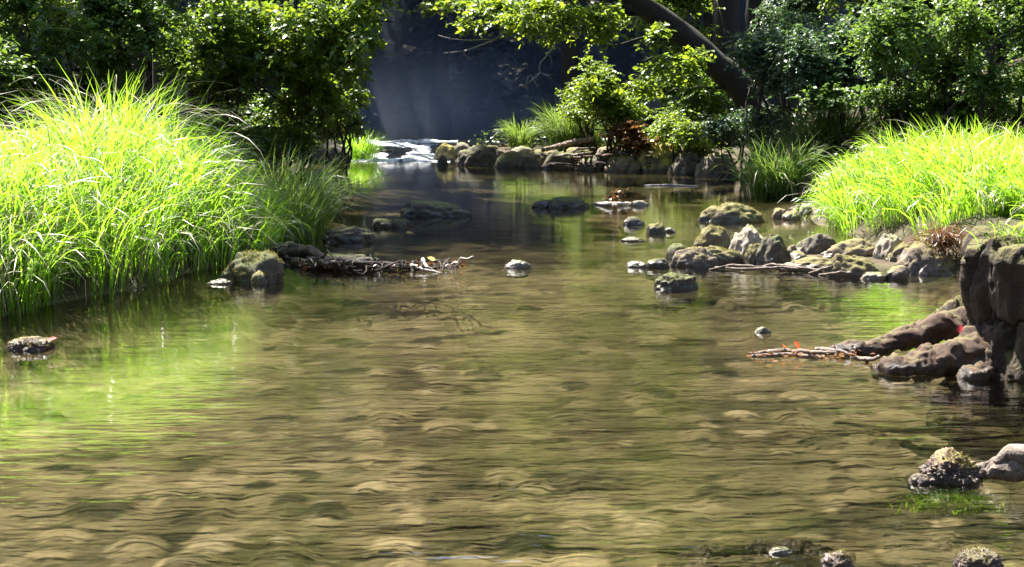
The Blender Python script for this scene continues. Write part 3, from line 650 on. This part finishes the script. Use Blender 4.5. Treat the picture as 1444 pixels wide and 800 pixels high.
# low leafy cover and litter on the shaded banks
def cover(name, label, n, size, mat, seed, zr, tilt):
    rs = R(seed); m_ = MB()
    x = np.concatenate([rs.uniform(-8, -1.5, n), rs.uniform(-1.0, 8, n)]); y = np.concatenate([rs.uniform(10.6, 25, n), rs.uniform(12.6, 27, n)])
    h, din = ground_base(x, y); ok = (din < -.12) & (n2(x * 1.7, y * 1.7, seed) > -.55); x, y, h = x[ok], y[ok], h[ok]; k = len(x)
    pos = np.stack([x, y, h + zr * rs.rand(k) ** 1.5 * (1 + .6 * n2(x * 1.2, y * 1.2, seed + 1))], -1)
    ax = rs.normal(size=(k, 3)) * [1, 1, .3]; nr = np.array([0, 0, 1.0]) + tilt * rs.normal(size=(k, 3))
    add_leaves(m_, pos, ax, nr, size * rs.uniform(.6, 1.3, k), rs.rand(k))
    o = m_.build(name, mat); o['kind'] = 'stuff'; o['label'] = label; o['category'] = 'ground cover'
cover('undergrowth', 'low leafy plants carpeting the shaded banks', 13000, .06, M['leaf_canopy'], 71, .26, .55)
cover('leaf_litter', 'brown dead leaves lying on the banks', 5000, .05, M['leaf_brown'], 72, .02, .3)

# ------------------------------------------------------------------ rocks
def ico(sub):
    import bmesh
    bm = bmesh.new(); bmesh.ops.create_icosphere(bm, subdivisions=sub, radius=1)
    v = np.array([x.co[:] for x in bm.verts]); f = np.array([[w.index for w in x.verts] for x in bm.faces]); bm.free(); return v, f
ICO = {k: ico(k) for k in (4, 5, 6)}
def rock(label, px, py, wpx, hpx, mat, seed, dep=0.9, ang=0.35, sub=5, moss=0, lift=0.0, rough=0.09, tilt=0.0, name='rock', cat='rock', z=0.0, group=None, yaw=0.0, high=0.018, deep=0.0):
    rs = R(seed); q = P(px, py, z); s = q[1] / F / math.cos(A) ; w = wpx * s; h = hpx * s * .96
    dp = w * dep
    d, f = ICO[sub]
    r = 1 + 0.20 * fbm(d * 1.3 + seed * 3.1, seed, 2)
    for k in range(11):                                    # worn flat facets
        nrm = unit(rs.normal(size=3)); dd = rs.uniform(.62, .95)
        c = d @ nrm; lim = np.where(c > .15, dd / np.maximum(c, .15), 9)
        r = r + ang * (np.minimum(r, lim) - r)
    r = r + rough * fbm(d * 4.5 + seed, seed + 5, 4) + high * fbm(d * 16 + seed, seed + 9, 3)
    v = d * r[:, None]
    v = v / np.array([np.ptp(v[:, 0]) / 2, np.ptp(v[:, 1]) / 2, 1])
    v[:, 2] /= v[:, 2].max()
    v[:, 2] = np.sign(v[:, 2]) * np.abs(v[:, 2]) ** .82
    hz = h * 1.25; v[:, 2] = np.where(v[:, 2] < 0, v[:, 2] * (1 + deep / hz), v[:, 2])
    v = v * np.array([w / 2, dp / 2, hz])
    if tilt: v[:, 2] += v[:, 0] * tilt
    if yaw:
        c_, s_ = math.cos(yaw), math.sin(yaw); v = np.stack([v[:, 0] * c_ - v[:, 1] * s_, v[:, 0] * s_ + v[:, 1] * c_, v[:, 2]], -1)
    ctr = np.array([q[0], q[1] + dp * .46, z - h * .25 + lift])
    mb = MB(); mb.add(v + ctr, f)
    o = mb.build(name, mat, loc=(ctr[0], ctr[1], z)); tag(o, label, cat, group)
    if moss:
        vv = v + ctr; nr = unit(v / np.array([w / 2, dp / 2, hz]) ** 2)
        mask = (nr[:, 2] > 0.25) & (vv[:, 2] > .02 + z) & (vnoise(vv * 13, seed) + .6 * nr[:, 2] > .45)
        idx = np.where(mask)[0]
        if len(idx):
            i = rs.choice(idx, moss); m2 = MB(); sz = rs.uniform(.004, .013, moss) * min(1.0, .5 + w)
            p = vv[i] + rs.normal(size=(moss, 3)) * w * .012; ax = unit(nr[i] + .6 * rs.normal(size=(moss, 3)))
            sd = unit(np.cross(ax, rs.normal(size=(moss, 3)))) * (sz * .22)[:, None]
            tri = np.stack([p - sd - ax * sz[:, None] * .2, p + sd - ax * sz[:, None] * .2, p + ax * sz[:, None]], 1)
            m2.add(tri, np.arange(moss * 3).reshape(-1, 3), np.repeat(rs.rand(moss), 3))
            m2.build('moss', M['moss'], o, loc=(ctr[0], ctr[1], z))['kind'] = 'stuff'
    return o
rp, rd, rdm, rm, ry_, rb, rc = (M[k] for k in ('rock_pale', 'rock_dark', 'rock_dmoss', 'rock_moss', 'rock_ymoss', 'rock_brown', 'rock_clump'))
# left
rock('rounded dark boulder with a sunlit mossy top at the foot of the left sedge', 350, 398, 92, 42, rdm, 1, .8, .15, 5, 2600)
rock('small pale and mossy stone in front of the dark boulder by the left sedge', 363, 400, 26, 18, rm, 2, .8, .3, 4, 300)
rock('flat pale wet stone left of the dark boulder by the sedge', 307, 402, 36, 7, rp, 3, .8, .3, 4)
rock('small knobbly stone breaking the water at the left edge of the picture', 36, 496, 70, 19, rc, 4, .7, .2, 5, 700, high=.07)
# middle of the pool
rock('long flat topped dark rock alone in the middle of the pool', 610, 306, 104, 22, rd, 5, .5, .45, 5)
rock('low dark rock with a pale wet line left of the long flat rock', 490, 342, 78, 22, rd, 6, .6, .35, 5)
rock('small dark mossy rock touching the low dark rock on its right', 540, 322, 36, 13, rdm, 7, .8, .3, 4, 150)
rock('tiny dark rock at the right end of the row left of the flat rock', 563, 322, 22, 13, rdm, 8, .8, .3, 4, 100)
rock('small stone with a white wet top alone in mid stream', 730, 379, 38, 12, rp, 9, .6, .5, 4, rough=.14)
rock('dark elongated mossy rock in the far middle of the pool', 802, 294, 64, 16, rdm, 10, .5, .25, 5, 300)
rock('knobbly dark stone at the left end of the elongated mossy rock', 768, 293, 40, 11, rd, 11, .6, .3, 4, rough=.16)
rock('flat pale ringed stone right of the upright driftwood', 902, 291, 30, 8, rp, 12, .6, .5, 4)
rock('dark oval stone with a pale water line right of the pool centre', 895, 318, 34, 12, rd, 13, .6, .2, 4)
rock('small mossy pointed stone right of the dark oval one', 927, 330, 28, 16, rm, 14, .7, .4, 4, 250)
rock('tiny pale stone touching the small pointed mossy stone', 946, 328, 18, 7, rp, 15, .8, .3, 4)
rock('flat pale stone just breaking the surface below the dark oval stone', 893, 341, 38, 6, rm, 16, .5, .4, 4)
rock('angular dark mossy rock alone below the right boulder group', 957, 410, 66, 24, rdm, 17, .6, .5, 5, 500, rough=.13)
rock('tiny white stone alone in the water left of the stump roots', 1077, 470, 26, 9, rp, 18, .6, .4, 4)
# right group
rock('long low boulder with a pale mossy top furthest out behind the group', 1037, 314, 102, 27, rm, 20, .5, .2, 5, 2200)
rock('grey brown pebble, left of the four beside the right sedge', 1100, 309, 22, 15, rb, 21, .9, .2, 4)
rock('brown pebble, widest of the four beside the right sedge', 1119, 311, 30, 14, rb, 22, .9, .2, 4)
rock('dark pebble at the back of the four beside the right sedge', 1124, 301, 22, 12, rd, 23, .9, .2, 4)
rock('pale pebble at the right of the four beside the right sedge', 1138, 304, 22, 17, rp, 24, .9, .2, 4)
rock('round mossy boulder left of the pale round one', 1010, 354, 58, 36, rm, 25, .9, .15, 5, 2000)
rock('smooth pale grey round boulder in the middle of the right group', 1058, 366, 58, 50, rp, 26, .9, .12, 5)
rock('small round mossy stone in front of the pale round boulder', 1068, 373, 32, 30, rm, 27, .9, .2, 5, 900)
rock('tall round brown boulder with a mossy top right of the pale one', 1093, 376, 52, 48, rdm, 28, .8, .2, 5, 1100)
rock('elongated mossy rock sloping down to the right in front of the round mossy boulder', 1020, 371, 70, 22, rm, 29, .5, .2, 5, 1300, tilt=-.12)
rock('elongated rock with a bare pale left end at the front of the group', 985, 377, 72, 28, rb, 30, .6, .2, 5, 700)
rock('small dark rock at the upper left of the right group', 958, 366, 38, 22, rdm, 31, .9, .3, 4, 200)
rock('low blackish stone near the left end of the right group', 930, 379, 36, 14, rd, 32, .8, .4, 4, 100, rough=.15)
rock('low pale stone at the left tip of the right group', 900, 378, 38, 9, rp, 33, .7, .4, 4)
rock('tiny round brown stone right of the tall round boulder', 1118, 360, 18, 15, rb, 34, .9, .2, 4)
rock('small flattish grey stone right of the tall round boulder', 1128, 369, 34, 14, rb, 35, .9, .2, 4)
rock('dark triangular rock below the left edge of the right sedge', 1157, 361, 64, 32, rd, 36, .7, .5, 5)
rock('rough long brown rock behind the flat ledge', 1200, 366, 92, 26, rb, 37, .6, .3, 5, rough=.1, tilt=.12)
rock('flat long pale ledge of rock at the waterline', 1152, 383, 104, 18, rb, 38, .5, .4, 5, rough=.13)
rock('mossy topped rock with a dark hollow front in the right group', 1207, 391, 84, 30, rm, 39, .6, .3, 5, 500, tilt=-.12)
rock('pale angular grey stone standing under the right sedge', 1263, 370, 54, 40, rp, 40, .8, .6, 5)
rock('yellow mossy rock left of the big brown ledge', 1282, 374, 60, 32, rm, 41, .7, .3, 5, 900)
rock('big rough brown ledge with a mossy top left of the stump', 1318, 389, 104, 46, rb, 42, .6, .45, 5, 1500, rough=.1, high=.02)
rock('wet pale flat stone at the right group waterline', 1236, 395, 42, 10, rp, 43, .7, .4, 4)
rock('small wet brown stone in front of the big ledge', 1268, 394, 34, 20, rb, 44, .8, .3, 4)
# dam
rock('pale yellow mossy boulder at the left end of the stone dam', 633, 228, 46, 27, ry_, 50, .8, .4, 5, 600)
rock('pale low stone left of the yellow mossy boulder beside the rapids', 604, 220, 40, 13, rp, 51, .7, .4, 4)
rock('dark broad rock right of the yellow mossy boulder', 672, 234, 62, 30, rd, 52, .7, .4, 5)
rock('small black stone in front of the yellow mossy boulder', 624, 233, 16, 15, rd, 53, .8, .3, 4)
rock('dark rock with pale top right of the broad rock in the dam', 718, 237, 54, 24, rdm, 54, .7, .4, 4, 100)
rock('dark rough rock beneath the small pale sedge tussock', 752, 238, 46, 25, rd, 55, .7, .4, 4, rough=.14)
rock('dark rock below the pale log in the dam', 790, 239, 62, 26, rdm, 56, .7, .4, 4, rough=.12)
rock('blackish rock under the root tangle in the dam', 836, 241, 56, 22, rd, 57, .7, .4, 4, rough=.14)
rock('brown rock in the dam below the dead plant', 880, 243, 54, 26, rb, 58, .7, .4, 4, rough=.14)
rock('large rock with a yellow mossy sloping top at the right end of the dam', 928, 243, 78, 42, ry_, 59, .7, .4, 5, 500, tilt=.1)
rock('dark streaked rock right of the yellow topped one', 972, 247, 54, 34, rd, 60, .7, .4, 4, rough=.14)
rock('grey brown rock at the foot of the right bank left of the shaded tussock', 1015, 250, 68, 36, rb, 61, .7, .4, 4, rough=.14)
rock('flat dark rock under the small tussock left of the rapids', 503, 224, 76, 22, rd, 62, .6, .4, 4)
rock('small dark stone standing in the left side of the rapids', 544, 222, 24, 12, rd, 63, .8, .3, 4)
rock('dark rock at the left bank below the hanging boughs', 458, 230, 64, 34, rd, 64, .8, .4, 4, rough=.14)
for px, py, w_, h_, z_, mt, sd, lb in ((652, 214, 30, 13, .17, rp, 150, 'small pale stone wedged on top of the dam right of the yellow boulder'), (694, 220, 40, 15, .12, rb, 151, 'brown stone lying across two dark rocks at the left of the dam'),
        (735, 219, 34, 13, .14, rp, 152, 'pale flat stone under the small pale sedge tussock on the dam'), (770, 222, 44, 14, .12, rb, 153, 'brown stone on the dam just below the end of the bleached log'),
        (812, 222, 46, 14, .14, rm, 154, 'mossy stone in the root tangle under the bleached log'), (862, 224, 48, 17, .14, rb, 155, 'rough brown stone on the dam left of the dead plant'),
        (905, 222, 44, 18, .16, rm, 156, 'mossy stone on the bank under the right side of the dead plant'), (952, 226, 52, 20, .16, rb, 157, 'brown stone on the bank behind the yellow topped rock'), (995, 228, 56, 22, .16, rdm, 158, 'dark mossy stone on the bank above the streaked rock')):
    rock(lb, px, py, w_, h_, mt, sd, .8, .4, 4, z=z_, rough=.12)
# foreground
rock('knobbly mossy clump on the left end of the pale log at the lower right', 1350, 684, 100, 46, rc, 70, .8, .1, 6, 900, high=.09)
rock('small pale stone at the left foot of the lower right mossy clump', 1300, 683, 34, 14, rc, 76, .8, .3, 4)
rock('small knobbly stone at the bottom edge left of its twin', 1187, 806, 54, 26, rc, 71, .8, .15, 5, 300, high=.10)
rock('rounded knobbly stone at the bottom edge near the right corner', 1386, 806, 76, 24, rc, 72, .8, .1, 5, 500, high=.09)
rock('pale stone lying on the sunken log at the bottom edge', 1102, 783, 38, 9, rp, 73, .6, .4, 4)


# ------------------------------------------------------------------ stump and roots
sc_ = P(1432, 543); sx, sy = sc_[0] + .25, sc_[1] + .38
st = thing('tree_stump', 'dark old stump with mossy top and spreading pale roots at the right edge', 'tree stump', (sx, sy, 0))
mb = MB(); th = np.linspace(0, 2 * math.pi, 200, endpoint=False); zz = np.linspace(-.35, .60, 110)
TH, ZZ = np.meshgrid(th, zz)
rad = np.interp(ZZ, [-.35, 0, .1, .22, .40, .52, .60], [.46, .40, .345, .31, .315, .335, .30])
dirs = np.stack([np.cos(TH), np.sin(TH), ZZ * 1.5], -1)
rad = rad * (1 + .14 * fbm(dirs * 1.6, 8, 3) + .05 * fbm(dirs * 7, 9, 3))
rad = rad * (1 + .05 * np.sin(TH * 9 + 3 * vnoise(dirs * 2, 3)) + .03 * fbm(np.stack([np.cos(TH) * 9, np.sin(TH) * 9, ZZ * 2.5], -1), 15, 3)); rad[-1] *= .7
pl = np.abs(fbm(np.stack([np.cos(TH) * 5, np.sin(TH) * 5, ZZ * 6], -1), 22, 3)); rad = rad - .035 * np.exp(-(pl / .12) ** 2)
V = np.stack([sx + rad * np.cos(TH), sy + rad * np.sin(TH), ZZ + .06 * fbm(np.stack([np.cos(TH) * 3, np.sin(TH) * 3, ZZ * 0], -1), 4, 3) * smooth(.3, .6, ZZ)], -1)
i = np.arange(110 * 200).reshape(110, 200); nx = np.roll(i, -1, 1)
mb.add(V, np.stack([i[:-1], nx[:-1], nx[1:], i[1:]], -1).reshape(-1, 4))
tp = mb.n; mb.add([[sx, sy, .585]], np.zeros((0, 3))); mb.f.append(np.array([[tp, i[-1, k], i[-1, (k + 1) % 200]] for k in range(200)])); mb.m.append(np.zeros(200))
mb.build('trunk', M['stump'], st, loc=(sx, sy, 0))
def root_part(pp, rr, seed, mat='root', name='root', parent=st, org=(sx, sy, 0), flat=1.0):
    pts = np.array([P(x, y, z) for x, y, z in pp]); t = np.linspace(0, 1, len(pts)); tt = np.linspace(0, 1, 90 if max(rr) > .03 else 30)
    sp = np.stack([np.interp(tt, t, pts[:, k]) for k in range(3)], -1); rad = np.interp(tt, t, rr)
    m_ = MB(); big = max(rr) > .03; tube(m_, sp, rad, 40 if big else 10, (.12 if mat == 'drift' else .34) if big else .14, seed, nf=11); tubev = m_.v[0]
    if big:
        a_ = fbm(np.stack([tubev[:, 0] * 9, tubev[:, 1] * 30, tubev[:, 2] * 30], -1), seed + 2, 3); tubev = tubev + .012 * np.abs(a_)[:, None] * np.array([.3, -.5, 1])
    if big: tubev = tubev + .006 * fbm(tubev * 95, seed + 4, 2)[:, None] * np.array([.4, -.6, .7])
    m_.v[0] = tubev + (.011 if big else .004) * fbm(tubev * 34, seed, 4)[:, None] * np.array([.5, .5, 1])
    return m_.build(name, M[mat], parent, loc=org)
root_part([(1390, 455, .16), (1340, 462, .13), (1290, 474, .08), (1235, 488, .045), (1190, 497, .0), (1140, 500, -.03)], [.10, .075, .06, .05, .04, .02], 3)
root_part([(1400, 480, .12), (1360, 500, .08), (1310, 510, .045), (1262, 520, .02), (1235, 525, -.03)], [.11, .085, .07, .055, .03], 5)
root_part([(1415, 470, .16), (1395, 505, .06), (1372, 532, .0), (1352, 540, -.03)], [.10, .085, .07, .04], 7)
root_part([(1360, 440, .2), (1325, 452, .14), (1305, 462, .09)], [.07, .05, .03], 8, 'stump')
# drift against the roots with fallen leaves
dw = thing('driftwood', 'low line of pale drift and twigs washed against the stump roots', 'driftwood', P(1125, 498))
org = P(1125, 498)
for k, (pp, rr) in enumerate((([(1055, 499, -.005), (1100, 495, .012), (1150, 497, .015), (1195, 499, .01)], [.006, .013, .013, .01]), ([(1060, 503, 0), (1110, 500, .008), (1160, 505, 0)], [.008, .014, .008]), ([(1150, 492, .02), (1185, 496, .02), (1210, 505, 0)], [.012, .016, .01]), ([(1200, 505, 0), (1230, 507, .02), (1240, 503, .03)], [.006, .012, .01]))):
    root_part(pp, rr, 20 + k, 'drift', 'branch', dw, tuple(org))
m_ = MB(); n = 110; rs = R(97); pos = np.array([P(rs.uniform(1056, 1240), 499 + rs.normal() * 4, rs.uniform(.0, .03)) for _ in range(n)])
add_leaves(m_, pos, rs.normal(size=(n, 3)) * [1, 1, .12], rs.normal(size=(n, 3)) * .3 + [0, 0, 1], rs.uniform(.02, .04, n), rs.rand(n)); m_.build('dead_leaves', M['leaf_brown'], dw, loc=org)
def leaf_thing(px, py, z, mat, label, size=.05, seed=0, rot=None):
    q = P(px, py, z); rs = R(seed); m_ = MB()
    add_leaves(m_, q[None] + 0, np.array([[rs.uniform(-1, 1), rs.uniform(-.3, .3), .25]]), np.array([[.1, -.5, 1.0]]), np.array([size]), np.array([.5]))
    o = m_.build('fallen_leaf', M[mat], loc=q); tag(o, label, 'leaf', 'fallen leaves by the water')
leaf_thing(1128, 492, .035, 'orange', 'orange fallen leaf on the drift left of the stump roots', .05, 1)
leaf_thing(1106, 490, .03, 'orange', 'smaller orange fallen leaf at the left end of the drift', .04, 2)
leaf_thing(1352, 470, .175, 'red', 'small red fallen leaf stuck on the stump root', .045, 3)
leaf_thing(66, 480, .06, 'red', 'red fallen leaf on the knobbly stone at the left edge', .05, 4)
leaf_thing(614, 368, .03, 'yellow', 'yellow fallen leaf on the brush pile', .07, 5)
# grass on the stump and the rusty clump beside it
rs = R(5); q = np.array([sx - .12, sy, .58]); m_ = MB(); n = 170
bs = np.stack([sx - .05 + rs.normal(size=n) * .10, sy + rs.normal(size=n) * .07, np.full(n, .56)], -1)
a = rs.uniform(0, 6.3, n); blades(m_, rs, bs, rs.uniform(.08, .24, n), a, rs.uniform(.1, .7, n), rs.uniform(1.2, 2.6, n), np.full(n, .006), rs.uniform(.3, 1, n))
tag(m_.build('grass_tuft', M['grass'], loc=q), 'short bright grass tuft growing on top of the stump', 'grass')
q = P(1342, 388); m_ = MB(); n = 500
bs = np.stack([q[0] + rs.normal(size=n) * .05, q[1] + .2 + rs.normal(size=n) * .05, rs.uniform(.15, .27, n)], -1)
blades(m_, rs, bs, rs.uniform(.12, .25, n), rs.uniform(0, 6.3, n), rs.uniform(.6, 1.6, n), rs.uniform(2.2, 3.1, n), np.full(n, .007), rs.uniform(0, 1, n))
tag(m_.build('dead_grass', M['leaf_brown'], loc=q), 'rusty brown hanging root and dead grass clump between the big ledge and the stump', 'dead grass')

# log at the lower right
lg_ = thing('driftwood_log', 'pale weathered log lying in the water behind the mossy clump at the lower right', 'log', P(1410, 668))
org = P(1410, 668)
root_part([(1372, 668, .0), (1392, 664, .02), (1415, 662, .035), (1450, 662, .04), (1500, 664, .04)], [.02, .03, .035, .04, .04], 31, 'drift', 'log', lg_, tuple(org))
root_part([(1405, 655, .05), (1425, 640, .09), (1450, 640, .10), (1480, 648, .08)], [.02, .028, .028, .025], 32, 'drift', 'branch', lg_, tuple(org))
# sunken weed under the clump
m_ = MB(); n = 900; q = P(1340, 708, -.04); rs = R(12)
bs = np.stack([q[0] + rs.normal(size=n) * .06, q[1] + rs.normal(size=n) * .022, np.full(n, -.07)], -1)
blades(m_, rs, bs, rs.uniform(.03, .07, n), rs.uniform(0, 6.3, n), rs.uniform(0, .6, n), rs.uniform(.8, 2.2, n), np.full(n, .006), rs.uniform(.2, 1, n))
tag(m_.build('water_weed', M['grass'], loc=q), 'bright green water weed under the surface below the mossy clump', 'water weed')
# sunken log at the bottom edge
lg_ = thing('sunken_log', 'brown log just under the water at the bottom edge right of centre', 'log', P(1080, 792))
root_part([(930, 806, -.11), (1000, 797, -.075), (1080, 790, -.060), (1150, 789, -.065), (1200, 794, -.09)], [.03, .045, .05, .045, .02], 41, 'root', 'log', lg_, tuple(P(1080, 792)))

# ------------------------------------------------------------------ brush pile in the pool
bp_ = thing('brush_pile', 'dark pile of drifted branches and twigs reaching out from the left sedge', 'brush pile', P(520, 377)); org = tuple(P(520, 377))
rs = R(33)
def br(pp, r0, r1, mat, seed, label=None, amp=.05):
    pts = np.concatenate([wiggle(P(*pp[i]), P(*pp[i + 1]), 7, amp, seed + i)[(0 if i == 0 else 1):] for i in range(len(pp) - 1)])
    m_ = MB(); tube(m_, pts, np.linspace(r0, r1, len(pts)), 7, .2, seed, nf=14); o = m_.build('branch', M[mat], bp_, loc=org)
    if label: o['label'] = label
br([(395, 356, .03), (450, 364, .05), (520, 374, .02), (600, 379, .0)], .045, .015, 'twig', 1)
br([(415, 370, .02), (470, 370, .06), (530, 376, .02)], .04, .012, 'twig', 2)
br([(440, 377, 0), (500, 372, .05), (560, 377, .02), (640, 380, .0)], .03, .01, 'twig', 3)
for k in range(26):
    x = rs.uniform(405, 610); y = 379 - rs.uniform(0, 8); ln = rs.uniform(20, 70); sg = rs.choice([-1, 1]); hz = rs.uniform(.01, .075) * np.interp(x, [410, 450, 610], [.7, 1.3, .5])
    br([(x, y, -.02), (x + sg * ln * .5, y - rs.uniform(-3, 4), hz), (x + sg * ln, y + rs.uniform(-3, 2), rs.uniform(-.02, .06))], rs.uniform(.006, .016), .003, 'twig' if rs.rand() < .8 else 'drift', 50 + k, amp=.12)
br([(622, 379, .0), (640, 371, .055), (654, 366, .12), (667, 362, .145)], .011, .007, 'twig_pale', 4, 'bright bleached stick pointing up to the right')
br([(474, 378, 0), (471, 370, .07), (476, 362, .12)], .006, .004, 'twig_pale', 5, 'short curved pale twig')
for x0, x1, y1, k in ((634, 648, 322, 1), (627, 631, 338, 2), (620, 622, 345, 3), (633, 637, 350, 4)):
    br([(x0, 378, 0), ((x0 + x1) / 2, 378, (378 - y1) * .0052 * .5), (x1, 378, (378 - y1) * .0052)], .004, .002, 'twig', 60 + k)
br([(588, 378, 0), (596, 374, .05), (600, 369, .10)], .006, .004, 'drift', 6)
br([(580, 374, .03), (600, 381, .015), (625, 384, .0)], .012, .008, 'twig_pale', 7, 'pale split piece of wood at the waterline')
br([(596, 366, .06), (602, 376, .03), (612, 382, .0)], .014, .006, 'twig_pale', 8)
m_ = MB(); n = 130; x = rs.uniform(420, 660, n); pos = np.array([P(a, 379 - rs.uniform(0, 10), rs.uniform(0, .05)) for a in x])
add_leaves(m_, pos, rs.normal(size=(n, 3)), rs.normal(size=(n, 3)) + [0, 0, 1], rs.uniform(.02, .045, n), rs.rand(n) * .35); m_.build('dead_leaves', M['leaf_brown'], bp_, loc=org)
# mud and roots at the foot of the sedge
rock('muddy dark root lump under the right end of the left sedge', 385, 362, 90, 20, rd, 80, .6, .1, 5, 100, rough=.16, cat='root lump', name='root_lump')
rock('long low muddy hump carrying the brush pile', 480, 376, 130, 15, rd, 82, .4, .1, 5, rough=.2, cat='root lump', name='root_lump')
rock('small muddy root lump at the left end of the brush pile', 420, 366, 54, 22, rd, 81, .6, .1, 5, rough=.2, cat='root lump', name='root_lump')

# upright driftwood in the far pool
org = P(868, 290); dw = thing('driftwood', 'upright pale driftwood snag with dry leaves in the far pool', 'driftwood', org)
root_part([(838, 287, .01), (860, 288, .03), (885, 288, .01), (898, 287, .0)], [.012, .025, .025, .01], 90, 'twig_pale', 'branch', dw, tuple(org))
root_part([(866, 290, 0), (869, 290, .10), (867, 290, .17)], [.03, .022, .008], 91, 'drift', 'snag', dw, tuple(org))
m_ = MB(); n = 40; rs = R(8); pos = org + np.stack([rs.normal(size=n) * .05, rs.normal(size=n) * .03, rs.uniform(.0, .16, n)], -1)
add_leaves(m_, pos, rs.normal(size=(n, 3)), rs.normal(size=(n, 3)), rs.uniform(.03, .07, n), rs.rand(n)); m_.build('dry_leaves', M['leaf_brown'], dw, loc=org)
# log and root tangle on the dam
org = P(790, 212, .3); lg_ = thing('fallen_log', 'pale bleached log lying along the top of the stone dam', 'log', org)
root_part([(765, 212, .28), (790, 206, .32), (812, 200, .36), (836, 197, .40)], [.03, .04, .045, .04], 93, 'drift', 'log', lg_, tuple(org))
org = P(850, 232, .1); rt = thing('root_tangle', 'tangle of brown roots and sticks on the dam below the dead plant', 'roots', org)
rs = R(44)
for k in range(26):
    x = rs.uniform(760, 950); y = rs.uniform(212, 236); z = max(0, (238 - y) * .011)
    root_part([(x, y, z), (x + rs.uniform(5, 25), y - rs.uniform(0, 8), z + .06), (x + rs.uniform(30, 60), y + rs.uniform(-6, 6), z + rs.uniform(-.05, .05))], [.015, .022, .008], 100 + k, rs.choice(['drift', 'root', 'twig']), 'root', rt, tuple(org))
# tangled roots over the flat ledge
org = P(1100, 380); rt = thing('root_tangle', 'bare pale roots lying along the waterline in front of the round boulders', 'roots', org)
for k, pp in enumerate(([(1000, 381, .0), (1030, 374, .03), (1070, 377, .02), (1110, 380, .01)], [(1008, 377, .01), (1050, 380, .015), (1100, 377, .03), (1150, 382, .01)], [(1060, 379, .01), (1090, 373, .03), (1130, 378, .03), (1180, 384, .02)], [(1140, 386, .0), (1165, 378, .05), (1190, 372, .08)], [(1155, 388, .0), (1185, 384, .04), (1220, 388, .0)])):
    root_part(pp, [.006, .010, .010, .006][:len(pp)], 130 + k, 'drift', 'root', rt, tuple(org))
# floating stick
org = P(945, 262); fs = MB(); tube(fs, [P(908, 262, .005), P(945, 261, .008), P(985, 263, .003)], [.01, .016, .008], 6, .2)
tag(fs.build('floating_stick', M['twig_pale'], loc=org), 'thin pale stick floating in the far right of the pool', 'stick')

# ------------------------------------------------------------------ mist beyond the rapids
m, nt, out = newmat('mist_air')
pv = N(nt, 'ShaderNodeVolumePrincipled'); pv.inputs['Color'].default_value = (0.74, 0.85, 1.0, 1); pv.inputs['Density'].default_value = 0.11; pv.inputs['Anisotropy'].default_value = 0.2
L(nt, pv.outputs[0], out.inputs['Volume'])
d, f = ICO[4]; v = np.sign(d) * np.abs(d) ** 0.55; v = v / np.abs(v).max(0)
v = v * np.array([9, 6.5, 5.0]) + np.array([0, 34.2, 3.0]); mb = MB(); mb.add(v, f)
mist = mb.build('mist', m); mist['kind'] = 'stuff'; mist['label'] = 'thin blue mist hanging in the dark gap beyond the rapids'; mist['category'] = 'mist'
m2_, nt, out = newmat('mist_low'); pv = N(nt, 'ShaderNodeVolumePrincipled'); pv.inputs['Color'].default_value = (0.78, 0.87, 1.0, 1); 
vm = N(nt, 'ShaderNodeVectorMath', operation='DIVIDE'); L(nt, coords(nt), vm.inputs[0]); vm.inputs[1].default_value = (3.4, 2.4, 1.9)
ln_ = N(nt, 'ShaderNodeVectorMath', operation='LENGTH'); L(nt, vm.outputs[0], ln_.inputs[0])
fall = math_(nt, 'SUBTRACT', 1.0, ln_.outputs['Value'], True)                  # thins out to nothing at its edge
L(nt, math_(nt, 'MULTIPLY', math_(nt, 'MULTIPLY', fall, fall), 0.30), pv.inputs['Density'])
L(nt, pv.outputs[0], out.inputs['Volume']); v = d * np.array([3.4, 2.4, 1.9]) + np.array([-1.5, 26.6, .7]); mb = MB(); mb.add(v, f)
mist = mb.build('mist', m2_, loc=(-1.5, 26.6, .7)); mist['kind'] = 'stuff'; mist['label'] = 'paler wisp of mist low over the water just beyond the rapids'; mist['category'] = 'mist'

# ------------------------------------------------------------------ light
w = bpy.data.worlds.new('World'); bpy.context.scene.world = w; w.use_nodes = True; nt = w.node_tree
bg = nt.nodes['Background']; sky = nt.nodes.new('ShaderNodeTexSky'); sky.sky_type = 'NISHITA'; sky.sun_disc = False
sky.sun_elevation = EL; sky.sun_rotation = math.atan2(SUN[0], SUN[1]); nt.links.new(sky.outputs[0], bg.inputs[0]); bg.inputs[1].default_value = 0.085
sl = bpy.data.lights.new('sun', 'SUN'); sl.energy = 5.0; sl.angle = math.radians(0.55); sl.color = (1, .95, .86)
so = bpy.data.objects.new('sun', sl); C.objects.link(so); so.rotation_euler = Vector(SUN).to_track_quat('Z', 'Y').to_euler()

s = bpy.context.scene
s.view_settings.view_transform = 'Standard'; s.view_settings.look = 'None'; s.view_settings.exposure = 2.3; s.view_settings.gamma = 1
s.view_settings.use_curve_mapping = False
cy = s.cycles
cy.max_bounces = 8; cy.diffuse_bounces = 3; cy.glossy_bounces = 3; cy.transmission_bounces = 4; cy.transparent_max_bounces = 12; cy.volume_bounces = 0
cy.sample_clamp_indirect = 6; cy.caustics_reflective = False; cy.caustics_refractive = False
